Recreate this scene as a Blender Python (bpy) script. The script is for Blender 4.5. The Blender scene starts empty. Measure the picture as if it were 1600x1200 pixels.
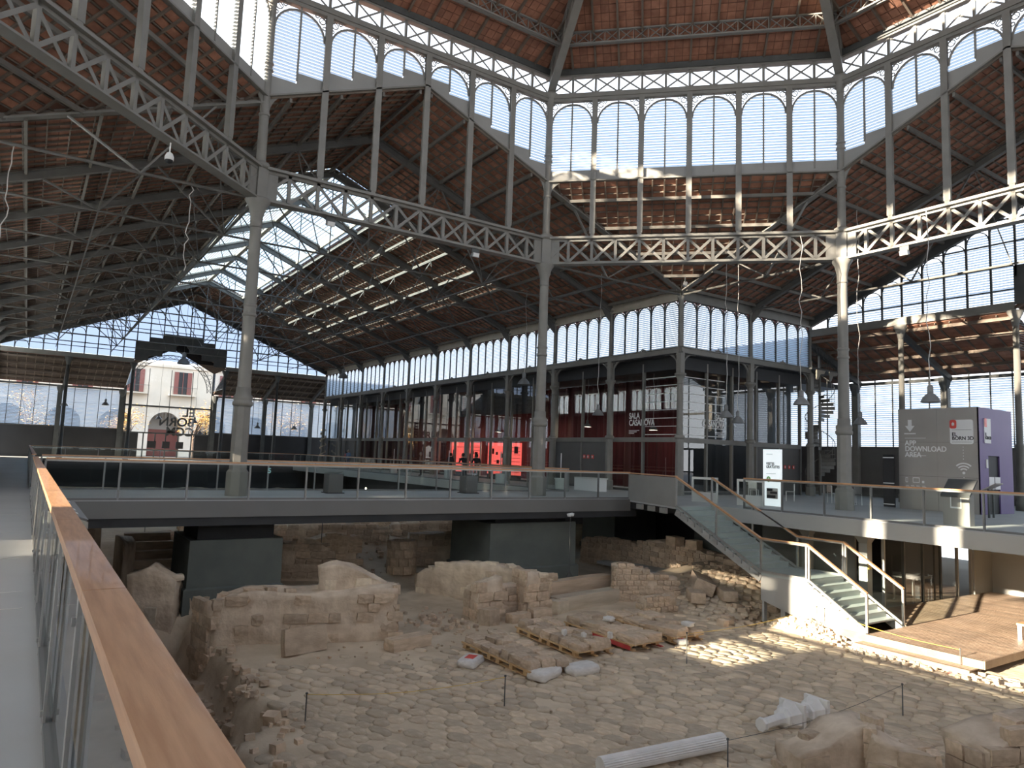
import bpy, bmesh, math, random
from mathutils import Vector, Matrix, noise
R = random.Random(7)
sc = bpy.context.scene
COL = sc.collection
PI = math.pi
# ------------------------------------------------------------------ camera
CX, CY, CZ, YAW, PIT, ROL, FPX = -9.9472, 12.0514, 1.6, -0.593, 0.1021, 0.0364, 1113.55
fw = Vector((math.cos(PIT)*math.cos(YAW), math.cos(PIT)*math.sin(YAW), math.sin(PIT)))
rt = Vector((math.sin(YAW), -math.cos(YAW), 0)); up0 = rt.cross(fw)
r2 = rt*math.cos(ROL) + up0*math.sin(ROL); u2 = up0*math.cos(ROL) - rt*math.sin(ROL)
cd = bpy.data.cameras.new('camera'); cam = bpy.data.objects.new('camera', cd); COL.objects.link(cam)
cd.sensor_width = 36; cd.lens = FPX*36/1600; cd.clip_start = .05; cd.clip_end = 500
m = Matrix((r2, u2, -fw)).transposed().to_4x4(); m.translation = (CX, CY, CZ); cam.matrix_world = m
sc.camera = cam
def pix(p):                      # where a point falls in the photograph (only used to choose which small pieces get their own object)
    d = Vector(p) - Vector((CX, CY, CZ)); z = d.dot(fw)
    if z < .1: return None
    return 800+FPX*d.dot(r2)/z, 600-FPX*d.dot(u2)/z, z
def inview(p, mg=20):
    q = pix(p); return q and -mg < q[0] < 1600+mg and -mg < q[1] < 1200+mg
# ------------------------------------------------------------------ sky, sun, exposure
SUN_EL = math.radians(13.2)
w = bpy.data.worlds.new('sky'); sc.world = w; w.use_nodes = True
nt = w.node_tree; nt.nodes.clear()
tc = nt.nodes.new('ShaderNodeTexCoord'); sx = nt.nodes.new('ShaderNodeSeparateXYZ')
cr = nt.nodes.new('ShaderNodeValToRGB'); bg = nt.nodes.new('ShaderNodeBackground'); wo = nt.nodes.new('ShaderNodeOutputWorld')
cr.color_ramp.elements[0].color = (.93, .96, 1.0, 1); cr.color_ramp.elements[0].position = 0
cr.color_ramp.elements[1].color = (.60, .76, 1.0, 1); cr.color_ramp.elements[1].position = .9
nt.links.new(tc.outputs['Generated'], sx.inputs[0]); nt.links.new(sx.outputs['Z'], cr.inputs[0])
nt.links.new(cr.outputs[0], bg.inputs[0]); nt.links.new(bg.outputs[0], wo.inputs[0])
bg.inputs[1].default_value = 1.25
sl = bpy.data.lights.new('sun', 'SUN'); so = bpy.data.objects.new('sun', sl); COL.objects.link(so)
sl.energy = 12.0; sl.angle = math.radians(.6); sl.color = (1, .86, .68)
so.rotation_euler = Vector((0, math.cos(SUN_EL), math.sin(SUN_EL))).to_track_quat('Z', 'Y').to_euler()
so.location = (0, 60, 20)
sc.view_settings.view_transform = 'Standard'; sc.view_settings.look = 'None'
sc.view_settings.exposure = 1.4; sc.view_settings.gamma = 1; sc.view_settings.use_curve_mapping = False
cy = sc.cycles
cy.use_denoising = True; cy.max_bounces = 9; cy.diffuse_bounces = 6; cy.glossy_bounces = 3; cy.transmission_bounces = 4
cy.transparent_max_bounces = 24; cy.caustics_reflective = False; cy.caustics_refractive = False; cy.sample_clamp_indirect = 6
# ------------------------------------------------------------------ materials
MT = {}
def lin(r, g, b):
    f = lambda c: (c/255/12.92 if c/255 <= .04045 else ((c/255+.055)/1.055)**2.4)
    return (f(r), f(g), f(b), 1)
def mat(name, c1, c2=None, scale=4., rough=.7, metal=0, bump=0., bscale=None, detail=4, emit=0, spec=.5, stretch=None, coat=0):
    mt = bpy.data.materials.new(name); mt.use_nodes = True; n = mt.node_tree; b = n.nodes['Principled BSDF']
    b.inputs['Roughness'].default_value = rough; b.inputs['Metallic'].default_value = metal
    b.inputs['Specular IOR Level'].default_value = spec; b.inputs['Coat Weight'].default_value = coat
    t = n.nodes.new('ShaderNodeTexCoord'); src = t.outputs['Object']
    if stretch:
        mp = n.nodes.new('ShaderNodeMapping'); mp.inputs['Scale'].default_value = stretch
        n.links.new(src, mp.inputs[0]); src = mp.outputs[0]
    if c2:
        x = n.nodes.new('ShaderNodeTexNoise'); x.inputs['Scale'].default_value = scale; x.inputs['Detail'].default_value = detail
        rmp = n.nodes.new('ShaderNodeValToRGB'); rmp.color_ramp.elements[0].color = c1; rmp.color_ramp.elements[1].color = c2
        rmp.color_ramp.elements[0].position = .35; rmp.color_ramp.elements[1].position = .65
        n.links.new(src, x.inputs['Vector']); n.links.new(x.outputs['Fac'], rmp.inputs[0]); n.links.new(rmp.outputs[0], b.inputs['Base Color'])
    else: b.inputs['Base Color'].default_value = c1
    if bump:
        y = n.nodes.new('ShaderNodeTexNoise'); y.inputs['Scale'].default_value = bscale or scale*3; y.inputs['Detail'].default_value = 6
        bp = n.nodes.new('ShaderNodeBump'); bp.inputs['Strength'].default_value = bump; bp.inputs['Distance'].default_value = .03
        n.links.new(src, y.inputs['Vector']); n.links.new(y.outputs['Fac'], bp.inputs['Height']); n.links.new(bp.outputs[0], b.inputs['Normal'])
    if emit:
        b.inputs['Emission Color'].default_value = c1; b.inputs['Emission Strength'].default_value = emit
    MT[name] = mt; return mt
def island(name, c1, c2, rough=.8, hi=None):      # colour varies from piece to piece and a little within it
    mt = mat(name, c1, c2, 3, rough, bump=.3, bscale=18); n = mt.node_tree; b = n.nodes['Principled BSDF']
    g = n.nodes.new('ShaderNodeNewGeometry'); oi = n.nodes.new('ShaderNodeObjectInfo'); ad = n.nodes.new('ShaderNodeMath'); ad.operation = 'ADD'
    fr = n.nodes.new('ShaderNodeMath'); fr.operation = 'FRACT'
    rp = n.nodes.new('ShaderNodeValToRGB'); rp.color_ramp.elements[0].color = (.74, .74, .74, 1); rp.color_ramp.elements[1].color = (1.12, 1.1, 1.07, 1)
    n.links.new(g.outputs['Random Per Island'], ad.inputs[0]); n.links.new(oi.outputs['Random'], ad.inputs[1]); n.links.new(ad.outputs[0], fr.inputs[0])
    n.links.new(fr.outputs[0], rp.inputs[0])
    mx = n.nodes.new('ShaderNodeMixRGB'); mx.blend_type = 'MULTIPLY'; mx.inputs[0].default_value = 1
    old = b.inputs['Base Color'].links[0].from_socket
    n.links.new(old, mx.inputs[1]); n.links.new(rp.outputs[0], mx.inputs[2]); n.links.new(mx.outputs[0], b.inputs['Base Color'])
    return mt
def glass(name, tint=(.9, .96, .95, 1), refl=1.0, rough=.0, ior=1.5):
    mt = bpy.data.materials.new(name); mt.use_nodes = True; n = mt.node_tree; n.nodes.clear()
    tr = n.nodes.new('ShaderNodeBsdfTransparent'); gl = n.nodes.new('ShaderNodeBsdfGlossy'); mx = n.nodes.new('ShaderNodeMixShader')
    fr = n.nodes.new('ShaderNodeFresnel'); fr.inputs[0].default_value = ior
    mu = n.nodes.new('ShaderNodeMath'); mu.operation = 'MULTIPLY'; mu.use_clamp = True; mu.inputs[1].default_value = refl
    o = n.nodes.new('ShaderNodeOutputMaterial'); tr.inputs[0].default_value = tint; gl.inputs['Roughness'].default_value = rough
    ge = n.nodes.new('ShaderNodeNewGeometry'); sb = n.nodes.new('ShaderNodeMath'); sb.operation = 'SUBTRACT'; sb.inputs[0].default_value = 1; sb.use_clamp = True
    m3 = n.nodes.new('ShaderNodeMath'); m3.operation = 'MULTIPLY'; n.links.new(ge.outputs['Backfacing'], sb.inputs[1])
    n.links.new(fr.outputs[0], mu.inputs[0]); n.links.new(mu.outputs[0], m3.inputs[0]); n.links.new(sb.outputs[0], m3.inputs[1]); n.links.new(m3.outputs[0], mx.inputs[0]); n.links.new(tr.outputs[0], mx.inputs[1]); n.links.new(gl.outputs[0], mx.inputs[2]); n.links.new(mx.outputs[0], o.inputs[0])
    MT[name] = mt; return mt
def frosted(name, col, clear):
    mt = bpy.data.materials.new(name); mt.use_nodes = True; n = mt.node_tree; n.nodes.clear()
    tl = n.nodes.new('ShaderNodeBsdfTranslucent'); tr = n.nodes.new('ShaderNodeBsdfTransparent'); df = n.nodes.new('ShaderNodeBsdfDiffuse')
    m1 = n.nodes.new('ShaderNodeMixShader'); m2 = n.nodes.new('ShaderNodeMixShader'); o = n.nodes.new('ShaderNodeOutputMaterial')
    for s in (tl, df): s.inputs[0].default_value = col
    tr.inputs[0].default_value = (.93, .97, 1, 1)
    m1.inputs[0].default_value = .25; m2.inputs[0].default_value = clear
    n.links.new(tl.outputs[0], m1.inputs[1]); n.links.new(df.outputs[0], m1.inputs[2]); n.links.new(m1.outputs[0], m2.inputs[1]); n.links.new(tr.outputs[0], m2.inputs[2]); n.links.new(m2.outputs[0], o.inputs[0])
    MT[name] = mt; return mt
mat('iron', (.215, .207, .186, 1), (.245, .236, .213, 1), 2, .55, bump=.05, bscale=30)
mat('iron_dark', (.075, .08, .078, 1), (.095, .1, .098, 1), 2, .6)
mat('truss_iron', (.125, .12, .11, 1), (.15, .145, .13, 1), 2, .6)
mat('cream_iron', (.42, .38, .30, 1), (.48, .43, .35, 1), 2, .6)
mat('steel', (.42, .415, .395, 1), (.48, .475, .455, 1), 3, .36, metal=.7)
mat('rail_steel', (.26, .27, .265, 1), (.3, .31, .3, 1), 3, .4, metal=.6)
mat('grey_paint', (.29, .285, .265, 1), (.32, .315, .295, 1), 1, .6)
mat('fascia', (.38, .38, .36, 1), (.42, .42, .39, 1), .6, .45)
mat('fascia_dark', (.16, .16, .155, 1), (.18, .18, .175, 1), .6, .5)
mat('slab', (.45, .46, .455, 1), (.50, .51, .505, 1), .5, .62, bump=.03, bscale=40, spec=.3)
mat('pale_strip', (.7, .7, .66, 1), None, rough=.5)
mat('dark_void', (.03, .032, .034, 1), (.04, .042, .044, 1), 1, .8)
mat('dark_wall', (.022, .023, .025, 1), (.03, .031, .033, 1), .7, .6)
mat('pier', (.10, .115, .105, 1), (.13, .145, .13, 1), 1.2, .8, bump=.15, bscale=12)
mat('wood', (.52, .27, .13, 1), (.66, .38, .20, 1), 3, .34, stretch=(1.2, 16, 16), bump=.04, bscale=20, coat=.15)
island('deck', (.235, .165, .115, 1), (.31, .23, .165, 1), .5)
island('roof_tile', (.33, .15, .095, 1), (.44, .215, .14, 1))
mat('lath', (.17, .14, .11, 1), (.21, .17, .135, 1), 3, .8)
mat('purlin_wood', (.17, .155, .135, 1), (.2, .185, .16, 1), 3, .7)
island('shaded_lining', (.075, .055, .042, 1), (.10, .075, .058, 1))  # wood lining, with the far lean-to's shade put into its colour
mat('roof_back', (.16, .08, .055, 1), (.2, .1, .07, 1), 2, .9)
mat('roof_wood', (.15, .115, .09, 1), (.19, .15, .115, 1), 3, .8)
island('stone', (.52, .405, .29, 1), (.68, .54, .40, 1))
island('cobble', (.55, .45, .325, 1), (.67, .56, .42, 1))
island('pale_stone', (.62, .53, .40, 1), (.74, .64, .50, 1))
mat('wall_core', (.52, .41, .30, 1), (.72, .60, .46, 1), 2.2, .95, bump=.9, bscale=9)
mat('soil', (.51, .41, .29, 1), (.65, .54, .395, 1), 1.1, .95, bump=.6, bscale=7)
mat('pallet_wood', (.55, .36, .18, 1), (.66, .46, .25, 1), 4, .8, stretch=(2, 9, 9))
mat('red_paint', (.55, .06, .06, 1), (.62, .09, .08, 1), 4, .6)
mat('sack', (.66, .63, .58, 1), (.76, .73, .68, 1), 5, .8, bump=.3)
mat('plaster', (.72, .70, .66, 1), (.80, .78, .74, 1), 4, .8, bump=.1)
mat('curtain', (.065, .004, .007, 1), (.085, .006, .01, 1), 1, .8, stretch=(9, 9, .3))
mat('blind', (.06, .062, .067, 1), (.07, .072, .077, 1), 1, .8)
mat('red_lit', (.9, .12, .1, 1), None, emit=.55, rough=.5)
mat('red_sign', (.75, .09, .07, 1), None, rough=.4)
mat('green_sign', (.25, .6, .16, 1), None, rough=.4)
mat('ink', (.02, .02, .022, 1), None, rough=.6)
mat('white', (.82, .82, .80, 1), None, rough=.5)
mat('lightbox', (.80, .86, .88, 1), None, rough=.5, emit=.28)
mat('yellow', (.75, .5, .08, 1), None, rough=.5)
mat('teal', (.3, .6, .58, 1), None, rough=.5)
mat('purple', (.135, .085, .24, 1), (.15, .095, .26, 1), 1, .5)
mat('kiosk_grey', (.36, .335, .30, 1), (.39, .365, .33, 1), .8, .45)
mat('lamp_grey', (.20, .205, .205, 1), None, rough=.4)
mat('cord', (.55, .53, .5, 1), None, rough=.7)
mat('skin', (.55, .33, .23, 1), None, rough=.6)
mat('hair', (.03, .022, .018, 1), None, rough=.7)
mat('facade', (.62, .55, .45, 1), (.70, .63, .53, 1), .4, .9)
mat('shutter', (.24, .09, .075, 1), None, rough=.8)
mat('autumn', (.62, .36, .10, 1), (.74, .5, .2, 1), 3, .8)
mat('bark', (.14, .1, .075, 1), None, rough=.9)
mat('asphalt', (.12, .118, .115, 1), (.15, .148, .145, 1), 1, .9)
mat('lamp_on', (1, .85, .6, 1), None, emit=8)
mat('tread', (.42, .47, .45, 1), (.46, .51, .49, 1), 2, .35)
glass('rail_glass', (.955, .98, .97, 1), .9)
glass('facade_glass', (.92, .94, .94, 1), 2.6, ior=1.5)
glass('clear_glass', (.96, .97, .97, 1), .8)
glass('sky_glass', (.47, .60, .71, 1), .5)
glass('gable_glass', (.47, .52, .60, 1), .3)
frosted('louvre', (.58, .65, .72, 1), .2)
frosted('frosted_pane', (.85, .9, .95, 1), .08)
# ------------------------------------------------------------------ mesh helpers
class MB:
    def __init__(s): s.v = []; s.f = []
    def add(s, vs, fs):
        o = len(s.v); s.v += [tuple(p) for p in vs]; s.f += [tuple(i+o for i in f) for f in fs]; return s
    def box(s, c, d, rot=None):
        x, y, z = d[0]/2, d[1]/2, d[2]/2
        vs = [Vector((i*x, j*y, k*z)) for k in (-1, 1) for j in (-1, 1) for i in (-1, 1)]
        if rot is not None: vs = [rot @ v for v in vs]
        c = Vector(c)
        return s.add([v+c for v in vs], [(0, 2, 3, 1), (4, 5, 7, 6), (0, 1, 5, 4), (2, 6, 7, 3), (0, 4, 6, 2), (1, 3, 7, 5)])
    def bb(s, x0, x1, y0, y1, z0, z1): return s.box(((x0+x1)/2, (y0+y1)/2, (z0+z1)/2), (x1-x0, y1-y0, z1-z0))
    def beam(s, p, q, wd, ht, up=(0, 0, 1), sh=0):
        p, q = Vector(p), Vector(q); d = q-p; L = d.length
        if L < 1e-6: return s
        d /= L; u = Vector(up)
        if abs(d.dot(u)) > .99: u = Vector((1, 0, 0))
        sd = d.cross(u).normalized(); u = sd.cross(d)
        return s.box((p+q)/2+u*sh, (L, wd, ht), Matrix((d, sd, u)).transposed())
    def tube(s, pts, r, n=8, cap=True):
        pts = [Vector(p) for p in pts]; rr = r if isinstance(r, (list, tuple)) else [r]*len(pts); rings = []
        pu = None
        for i, p in enumerate(pts):
            d = (pts[min(i+1, len(pts)-1)]-pts[max(i-1, 0)]).normalized()
            if pu is None: pu = Vector((0, 0, 1)) if abs(d.z) < .9 else Vector((1, 0, 0))
            a = d.cross(pu).normalized(); pu = a.cross(d)
            rings.append([p+(a*math.cos(2*PI*k/n)+pu*math.sin(2*PI*k/n))*rr[i] for k in range(n)])
        fs = [(i*n+k, i*n+(k+1) % n, (i+1)*n+(k+1) % n, (i+1)*n+k) for i in range(len(pts)-1) for k in range(n)]
        if cap: fs += [tuple(range(n)), tuple((len(pts)-1)*n+k for k in reversed(range(n)))]
        return s.add([v for r_ in rings for v in r_], fs)
    def lathe(s, prof, n=16, c=(0, 0, 0), ph=0, cap=True):
        c = Vector(c)
        vs = [c+Vector((r*math.cos(2*PI*k/n+ph), r*math.sin(2*PI*k/n+ph), z)) for r, z in prof for k in range(n)]
        fs = [(i*n+k, i*n+(k+1) % n, (i+1)*n+(k+1) % n, (i+1)*n+k) for i in range(len(prof)-1) for k in range(n)]
        if cap: fs += [tuple(reversed(range(n))), tuple((len(prof)-1)*n+k for k in range(n))]
        return s.add(vs, fs)
    def prism(s, poly, vec):
        n = len(poly); a = [Vector(p) for p in poly]; vec = Vector(vec)
        return s.add(a+[p+vec for p in a], [tuple(reversed(range(n))), tuple(range(n, 2*n))]+[(i, (i+1) % n, n+(i+1) % n, n+i) for i in range(n)])
    def quad(s, a, b, c, d): return s.add([a, b, c, d], [(0, 1, 2, 3)])
    def mesh(s, name, mt, smooth=False):
        me = bpy.data.meshes.new(name); me.from_pydata(s.v, [], s.f)
        bm = bmesh.new(); bm.from_mesh(me); bmesh.ops.recalc_face_normals(bm, faces=bm.faces); bm.to_mesh(me); bm.free()
        if mt: me.materials.append(MT[mt])
        if smooth: me.polygons.foreach_set('use_smooth', [True]*len(me.polygons))
        return me
    def build(s, name, mt, par=None, smooth=False, kind=None, label=None):
        return put(name, s.mesh(name, mt, smooth), par, kind=kind, label=label)
def put(name, me, par=None, loc=(0, 0, 0), rz=0, kind=None, label=None, scale=None, rot=None):
    o = bpy.data.objects.new(name, me); COL.objects.link(o); o.location = loc
    o.rotation_euler = rot if rot is not None else (0, 0, rz)
    if scale: o.scale = scale
    if par: o.parent = par
    if kind: o['kind'] = kind
    if label: o['label'] = label
    return o
def thing(name, label, cat, loc=(0, 0, 0), rz=0, group=None, kind=None):
    o = bpy.data.objects.new(name, None); COL.objects.link(o); o.location = loc; o.rotation_euler = (0, 0, rz); o.empty_display_size = .2
    tag(o, label, cat, group, kind); return o
def tag(o, label=None, cat=None, group=None, kind=None):
    if label: o['label'] = label
    if cat: o['category'] = cat
    if group: o['group'] = group
    if kind: o['kind'] = kind
    return o
def struct(name, loc=(0, 0, 0), rz=0, label=None):
    o = bpy.data.objects.new(name, None); COL.objects.link(o); o.location = loc; o.rotation_euler = (0, 0, rz); o['kind'] = 'structure'
    if label: o['label'] = label
    return o
def text(name, body, size, mt, par, loc, rot, align='LEFT', ext=.004, sx=1):
    c = bpy.data.curves.new(name, 'FONT'); c.body = body; c.size = size; c.align_x = align; c.extrude = ext; c.offset = size*.025; c.space_line = .82; c.materials.append(MT[mt])
    tmp = bpy.data.objects.new(name, c); me = bpy.data.meshes.new_from_object(tmp); bpy.data.objects.remove(tmp); me.name = name
    o = bpy.data.objects.new(name, me); COL.objects.link(o); o.location = loc; o.rotation_euler = rot; o.scale = (sx, 1, 1); o.parent = par; 
    return o
WN = [0]
def wname(): WN[0] += 1; return 'window_%d' % WN[0]
ORD = ['first', 'second', 'third', 'fourth', 'fifth', 'sixth', 'seventh', 'eighth', 'ninth', 'tenth', 'eleventh', 'twelfth', 'thirteenth', 'fourteenth', 'fifteenth', 'sixteenth']
# ------------------------------------------------------------------ plan of the hall
H, B8, S1, S2 = 14.85, 6.18, 5.19, 5.49
ZR, SL = 16.28, .395                         # nave ridge height and pitch
LX, LY = H+10*S1, H+2*S2                     # gable lines of the long and the short naves
AIS = 5.35                                   # depth of the lean-to beyond a gable
FLOOR, GND = 0., -3.4
OCT = [(H, B8), (H, -B8), (B8, -H), (-B8, -H), (-H, -B8), (-H, B8), (-B8, H), (B8, H)]   # A B C D E F G Z
rz_ = lambda y: ZR-SL*abs(y)
def loc2w(th, x, y): return (x*math.cos(th)-y*math.sin(th), x*math.sin(th)+y*math.cos(th))
# ================================================================== floors
def slab(name, x0, x1, y0, y1, z1=0., th=.12, mt='slab', label=None):
    o = MB().bb(x0, x1, y0, y1, z1-th, z1).build(name, mt, kind='structure', label=label); return o
fl = slab('floor', -40, 73, -31.2, -10.35, label='grey walkway floor beside the glazed halls')
fl2 = slab('floor', 12.85, 18.1, -10.35, 11.8, label='grey footbridge floor crossing the excavation')
fl3 = slab('floor', -40, 62, 11.8, 31.2, label='grey walkway floor with wooden handrail')
fl4 = slab('floor', 62, 73, -10.35, 31.2, label='grey floor in front of the far portal')
fl5 = slab('floor', -40, -16, -10.35, 11.8)
MB().prism([(12.85, -9.6, -.12), (12.85, -10.35, -.12), (8.95, -10.35, -.12), (8.95, -8.3, -.12)], (0, 0, .12)).build('floor', 'slab', kind='structure', label='small grey landing at the head of the glass stairs')
# edge beams
trimn = [0]
def trim(mb, mt, label=None):
    trimn[0] += 1; return mb.build('trim_%d' % trimn[0], mt, kind='structure', label=label)
trim(MB().bb(12.75, 12.85, -9.6, 11.8, -.5, -.02), 'fascia_dark', 'dark grey edge beam of the footbridge')
trim(MB().bb(18.1, 18.2, -10.2, 11.8, -.5, -.02), 'fascia_dark')
trim(MB().bb(-40, 8.95, -10.35, -10.25, -.52, -.02), 'fascia', 'pale grey edge beam of the walkway by the kiosk')
trim(MB().bb(18.2, 62, -10.35, -10.25, -.5, -.02), 'fascia')
trim(MB().bb(-40, 62, 11.7, 11.8, -.4, -.02), 'fascia_dark')
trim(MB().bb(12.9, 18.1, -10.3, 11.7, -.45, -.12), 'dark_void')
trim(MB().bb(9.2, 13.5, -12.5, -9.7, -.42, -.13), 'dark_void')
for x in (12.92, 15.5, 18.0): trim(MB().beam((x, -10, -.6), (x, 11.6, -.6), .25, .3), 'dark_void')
# pale joints across the near walkway floor
for x in (-1.6, -.7, 1.9, 5.2, 8.6): trim(MB().bb(x, x+.018, 11.95, 16, 0, .003), 'pale_strip')
# ground far below everything, and the street outside
MB().bb(-60, 62, -34, 34, -6.2, -6).build('ground', 'soil', kind='structure')
MB().bb(73.2, 140, -60, 60, -.3, -.05).build('street', 'asphalt', kind='structure')
MB().bb(-60, 73.2, -90, -31.6, -.3, -.05).build('street', 'asphalt', kind='structure')
# ================================================================== roofs
def tiles(par, pt, nu, nv, du, dv, name='roof_tile', skip=None, nparts=0, gap=.012, mt='roof_tile', th=.02, nrm=Vector((0, 0, -1))):
    """pt(u, v) -> world-local point of the tile bed; one thin tile per cell."""
    cells = []
    for i in range(nu):
        for j in range(nv):
            u0, u1, v0, v1 = i*du+gap, (i+1)*du-gap, j*dv+gap, (j+1)*dv-gap
            if skip and skip(i*du, (i+1)*du, j*dv, (j+1)*dv): continue
            cells.append((u0, u1, v0, v1))
    mwp = par.matrix_world_cache if False else None
    th_ = par.rotation_euler.z; L = Vector(par.location)
    rotm = Matrix.Rotation(th_, 3, 'Z')
    def corners(c):
        k = R.uniform(0, .025)
        return [pt(c[0], c[2])+nrm*k, pt(c[1], c[2])+nrm*k, pt(c[1], c[3])+nrm*R.uniform(0, .03), pt(c[0], c[3])+nrm*R.uniform(0, .03)]
    chosen = []
    if nparts:
        sc_ = []
        for n_, c in enumerate(cells):
            p = rotm @ pt((c[0]+c[1])/2, (c[2]+c[3])/2)+L
            q = pix(p)
            if q and -10 < q[0] < 1610 and -10 < q[1] < 1210: sc_.append((q[2], n_))
        sc_.sort(); chosen = set(n_ for _, n_ in sc_[:nparts])
    rest = MB()
    for n_, c in enumerate(cells):
        cs = corners(c)
        mb = MB() if nparts and n_ in chosen else rest
        mb.add(cs+[p-nrm*th for p in cs], [(0, 1, 2, 3), (0, 4, 5, 1), (1, 5, 6, 2), (2, 6, 7, 3), (3, 7, 4, 0)])
        if mb is not rest: mb.build(name, mt, par)
    if rest.v: rest.build(name+'s', mt, par, kind='stuff')
def slope(th, s, x0, x1, hole=None, full=True, label=None, nparts=0, step=.52):
    c = struct('ceiling', rz=th, label=label)
    P = lambda x, t, d=0: Vector((x, s*t, ZR-SL*t-d))
    bd = MB()
    def rect(xa, xb, ta, tb):
        if xb > xa and tb > ta: bd.prism([P(xa, ta), P(xb, ta), P(xb, tb), P(xa, tb)], (0, 0, .12))
    if hole:
        a, b, t = hole; rect(x0, a, 0, H+.5); rect(b, x1, 0, H+.5); rect(a, b, t, H+.5)
    else: rect(x0, x1, 0, H+.5)
    bd.build('roof_board', 'roof_back', c)
    if not full: return c
    nu = int((x1-x0)/step); nv = 48; dv = H*math.hypot(1, SL)/nv/math.hypot(1, SL)
    nrm = Vector((0, -s*SL, -1)).normalized()
    sk = (lambda ua, ub, va, vb: ua+x0 > hole[0]-.6 and ub+x0 < hole[1]+.6 and va < hole[2]-.1) if hole else None
    tiles(c, lambda u, v: P(x0+u, v)+nrm*.01, nu, nv, (x1-x0)/nu, dv, skip=sk, nparts=nparts, nrm=nrm)
    rf = MB()
    n = int((x1-x0)/(step*1.0))
    for i in range(n+1):
        x = x0+(x1-x0)*i/n
        t0 = hole[2] if hole and hole[0] < x < hole[1] else .1
        rf.beam(P(x, t0, .07), P(x, H, .07), .055, .07)
    rf.build('rafters', 'lath', c, kind='stuff')
    bt = MB()
    for j in range(2, 48, 2):
        t = j*dv
        if hole and t < hole[2]:
            bt.beam(P(x0, t, .065), P(hole[0], t, .065), .04, .06); bt.beam(P(hole[1], t, .065), P(x1, t, .065), .04, .06)
        else: bt.beam(P(x0, t, .065), P(x1, t, .065), .04, .06)
    bt.build('battens', 'lath', c, kind='stuff')
    for t in (.25, 1.8, 3.45, 5.3, 7.2, 9.1, 11., 12.9, 14.5):
        if hole and t < hole[2]:
            MB().beam(P(x0, t, .2), P(hole[0], t, .2), .09, .16).build('purlin', 'purlin_wood', c); MB().beam(P(hole[1], t, .2), P(x1, t, .2), .09, .16).build('purlin', 'purlin_wood', c)
        else: MB().beam(P(x0, t, .2), P(x1, t, .2), .09, .16).build('purlin', 'purlin_wood', c)
    return c
HOLE = (25.23, 56.37, 3.4)
slope(0, -1, H, LX+.4, HOLE, True, 'underside of the long nave roof, the slope above the glazed halls', 120)
slope(0, 1, H, LX+.4, HOLE, True, 'dark underside of the long nave roof slope at upper left', 150)
slope(-PI/2, 1, H, LY+.4, None, True, 'tiled underside of the short nave roof, the slope beside the valley', 100)
slope(-PI/2, -1, H, LY+.4, None, True, 'tiled underside of the short nave roof, the slope beyond the kiosk', 0)
for th, L in ((PI/2, LY), (PI, LX)):
    for s in (-1, 1): slope(th, s, H, L+.4, (25.23, 56.37, 3.4) if L == LX else None, False)
# skylight: glazing, bars and frames
for s in (1, -1):
    w_ = struct(wname(), label='long roof skylight, slope toward the glazed halls' if s < 0 else 'long roof skylight, slope toward the dark roof')
    P = lambda x, t, d=0: Vector((x, s*t, ZR-SL*t-d))
    MB().quad(P(HOLE[0], 0, -.02), P(HOLE[1], 0, -.02), P(HOLE[1], 3.4, -.02), P(HOLE[0], 3.4, -.02)).build('glass_pane', 'sky_glass', w_)
    sb = MB(); 
    for j in range(1, 17): sb.beam(P(HOLE[0], j*.2, .0), P(HOLE[1], j*.2, .0), .05, .025)
    sb.build('louvre_slats', 'cord', w_, kind='stuff')
    for k in range(7):
        x = HOLE[0]+k*S1
        MB().beam(P(x, 0, .12), P(x, 3.5, .12), .09, .14).build('frame_bar', 'cream_iron', w_)
        if k < 6: MB().beam(P(x+S1/2, 0, .05), P(x+S1/2, 3.5, .05), .05, .06).build('glazing_bar', 'cream_iron', w_)
    for t in (.08, 2.95, 3.5): MB().beam(P(HOLE[0], t, .13), P(HOLE[1], t, .13), .12, .18).build('frame_rail', 'cream_iron', w_)
# triangles between octagon and corner columns
def tri_roof(sx, sy, full, label=None):
    c = struct('ceiling', label=label)
    b_, c_, p_ = Vector((sx*H, sy*B8, 13.84)), Vector((sx*B8, sy*H, 13.84)), Vector((sx*H, sy*H, ZR-SL*H))
    MB().prism([b_, c_, p_], (0, 0, .12)).build('roof_board', 'roof_back', c)
    if not full: return
    m_ = (b_+c_)/2; e = (c_-b_); Ld = e.length; e = e/Ld; dn = p_-m_; Ls = dn.length
    nrm = e.cross(dn).normalized(); nrm = nrm if nrm.z < 0 else -nrm
    nrow = 20
    def pt(u, v): return b_+e*u+dn*v
    cells_u = 24
    sk = lambda ua, ub, va, vb: ua < vb*Ld/2 or ub > Ld-vb*Ld/2
    tiles(c, lambda u, v: pt(u, v)+nrm*.015, cells_u, nrow, Ld/cells_u, 1/nrow, skip=sk, nparts=140, nrm=nrm, gap=.008)
    rf = MB()
    for i in range(1, 24):
        u = Ld*i/24; vm = min(u, Ld-u)/(Ld/2)
        rf.beam(pt(u, 0)+nrm*.07, pt(u, vm)+nrm*.07, .06, .08)
    rf.build('rafters', 'roof_wood', c, kind='stuff')
    bt = MB()
    for j in range(1, nrow, 1):
        v = j/nrow; bt.beam(pt(v*Ld/2, v)+nrm*.04, pt(Ld-v*Ld/2, v)+nrm*.04, .04, .05)
    bt.build('battens', 'roof_wood', c, kind='stuff')
    for v in (.14, .38, .62, .84): MB().beam(pt(v*Ld/2, v)+nrm*.16, pt(Ld-v*Ld/2, v)+nrm*.16, .12, .14).build('purlin', 'purlin_wood', c)
tri_roof(1, -1, True, 'sunlit triangular tiled roof above the glass corner')
tri_roof(1, 1, True, 'dark triangular tiled roof at the upper left')
tri_roof(-1, 1, False); tri_roof(-1, -1, False)
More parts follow.
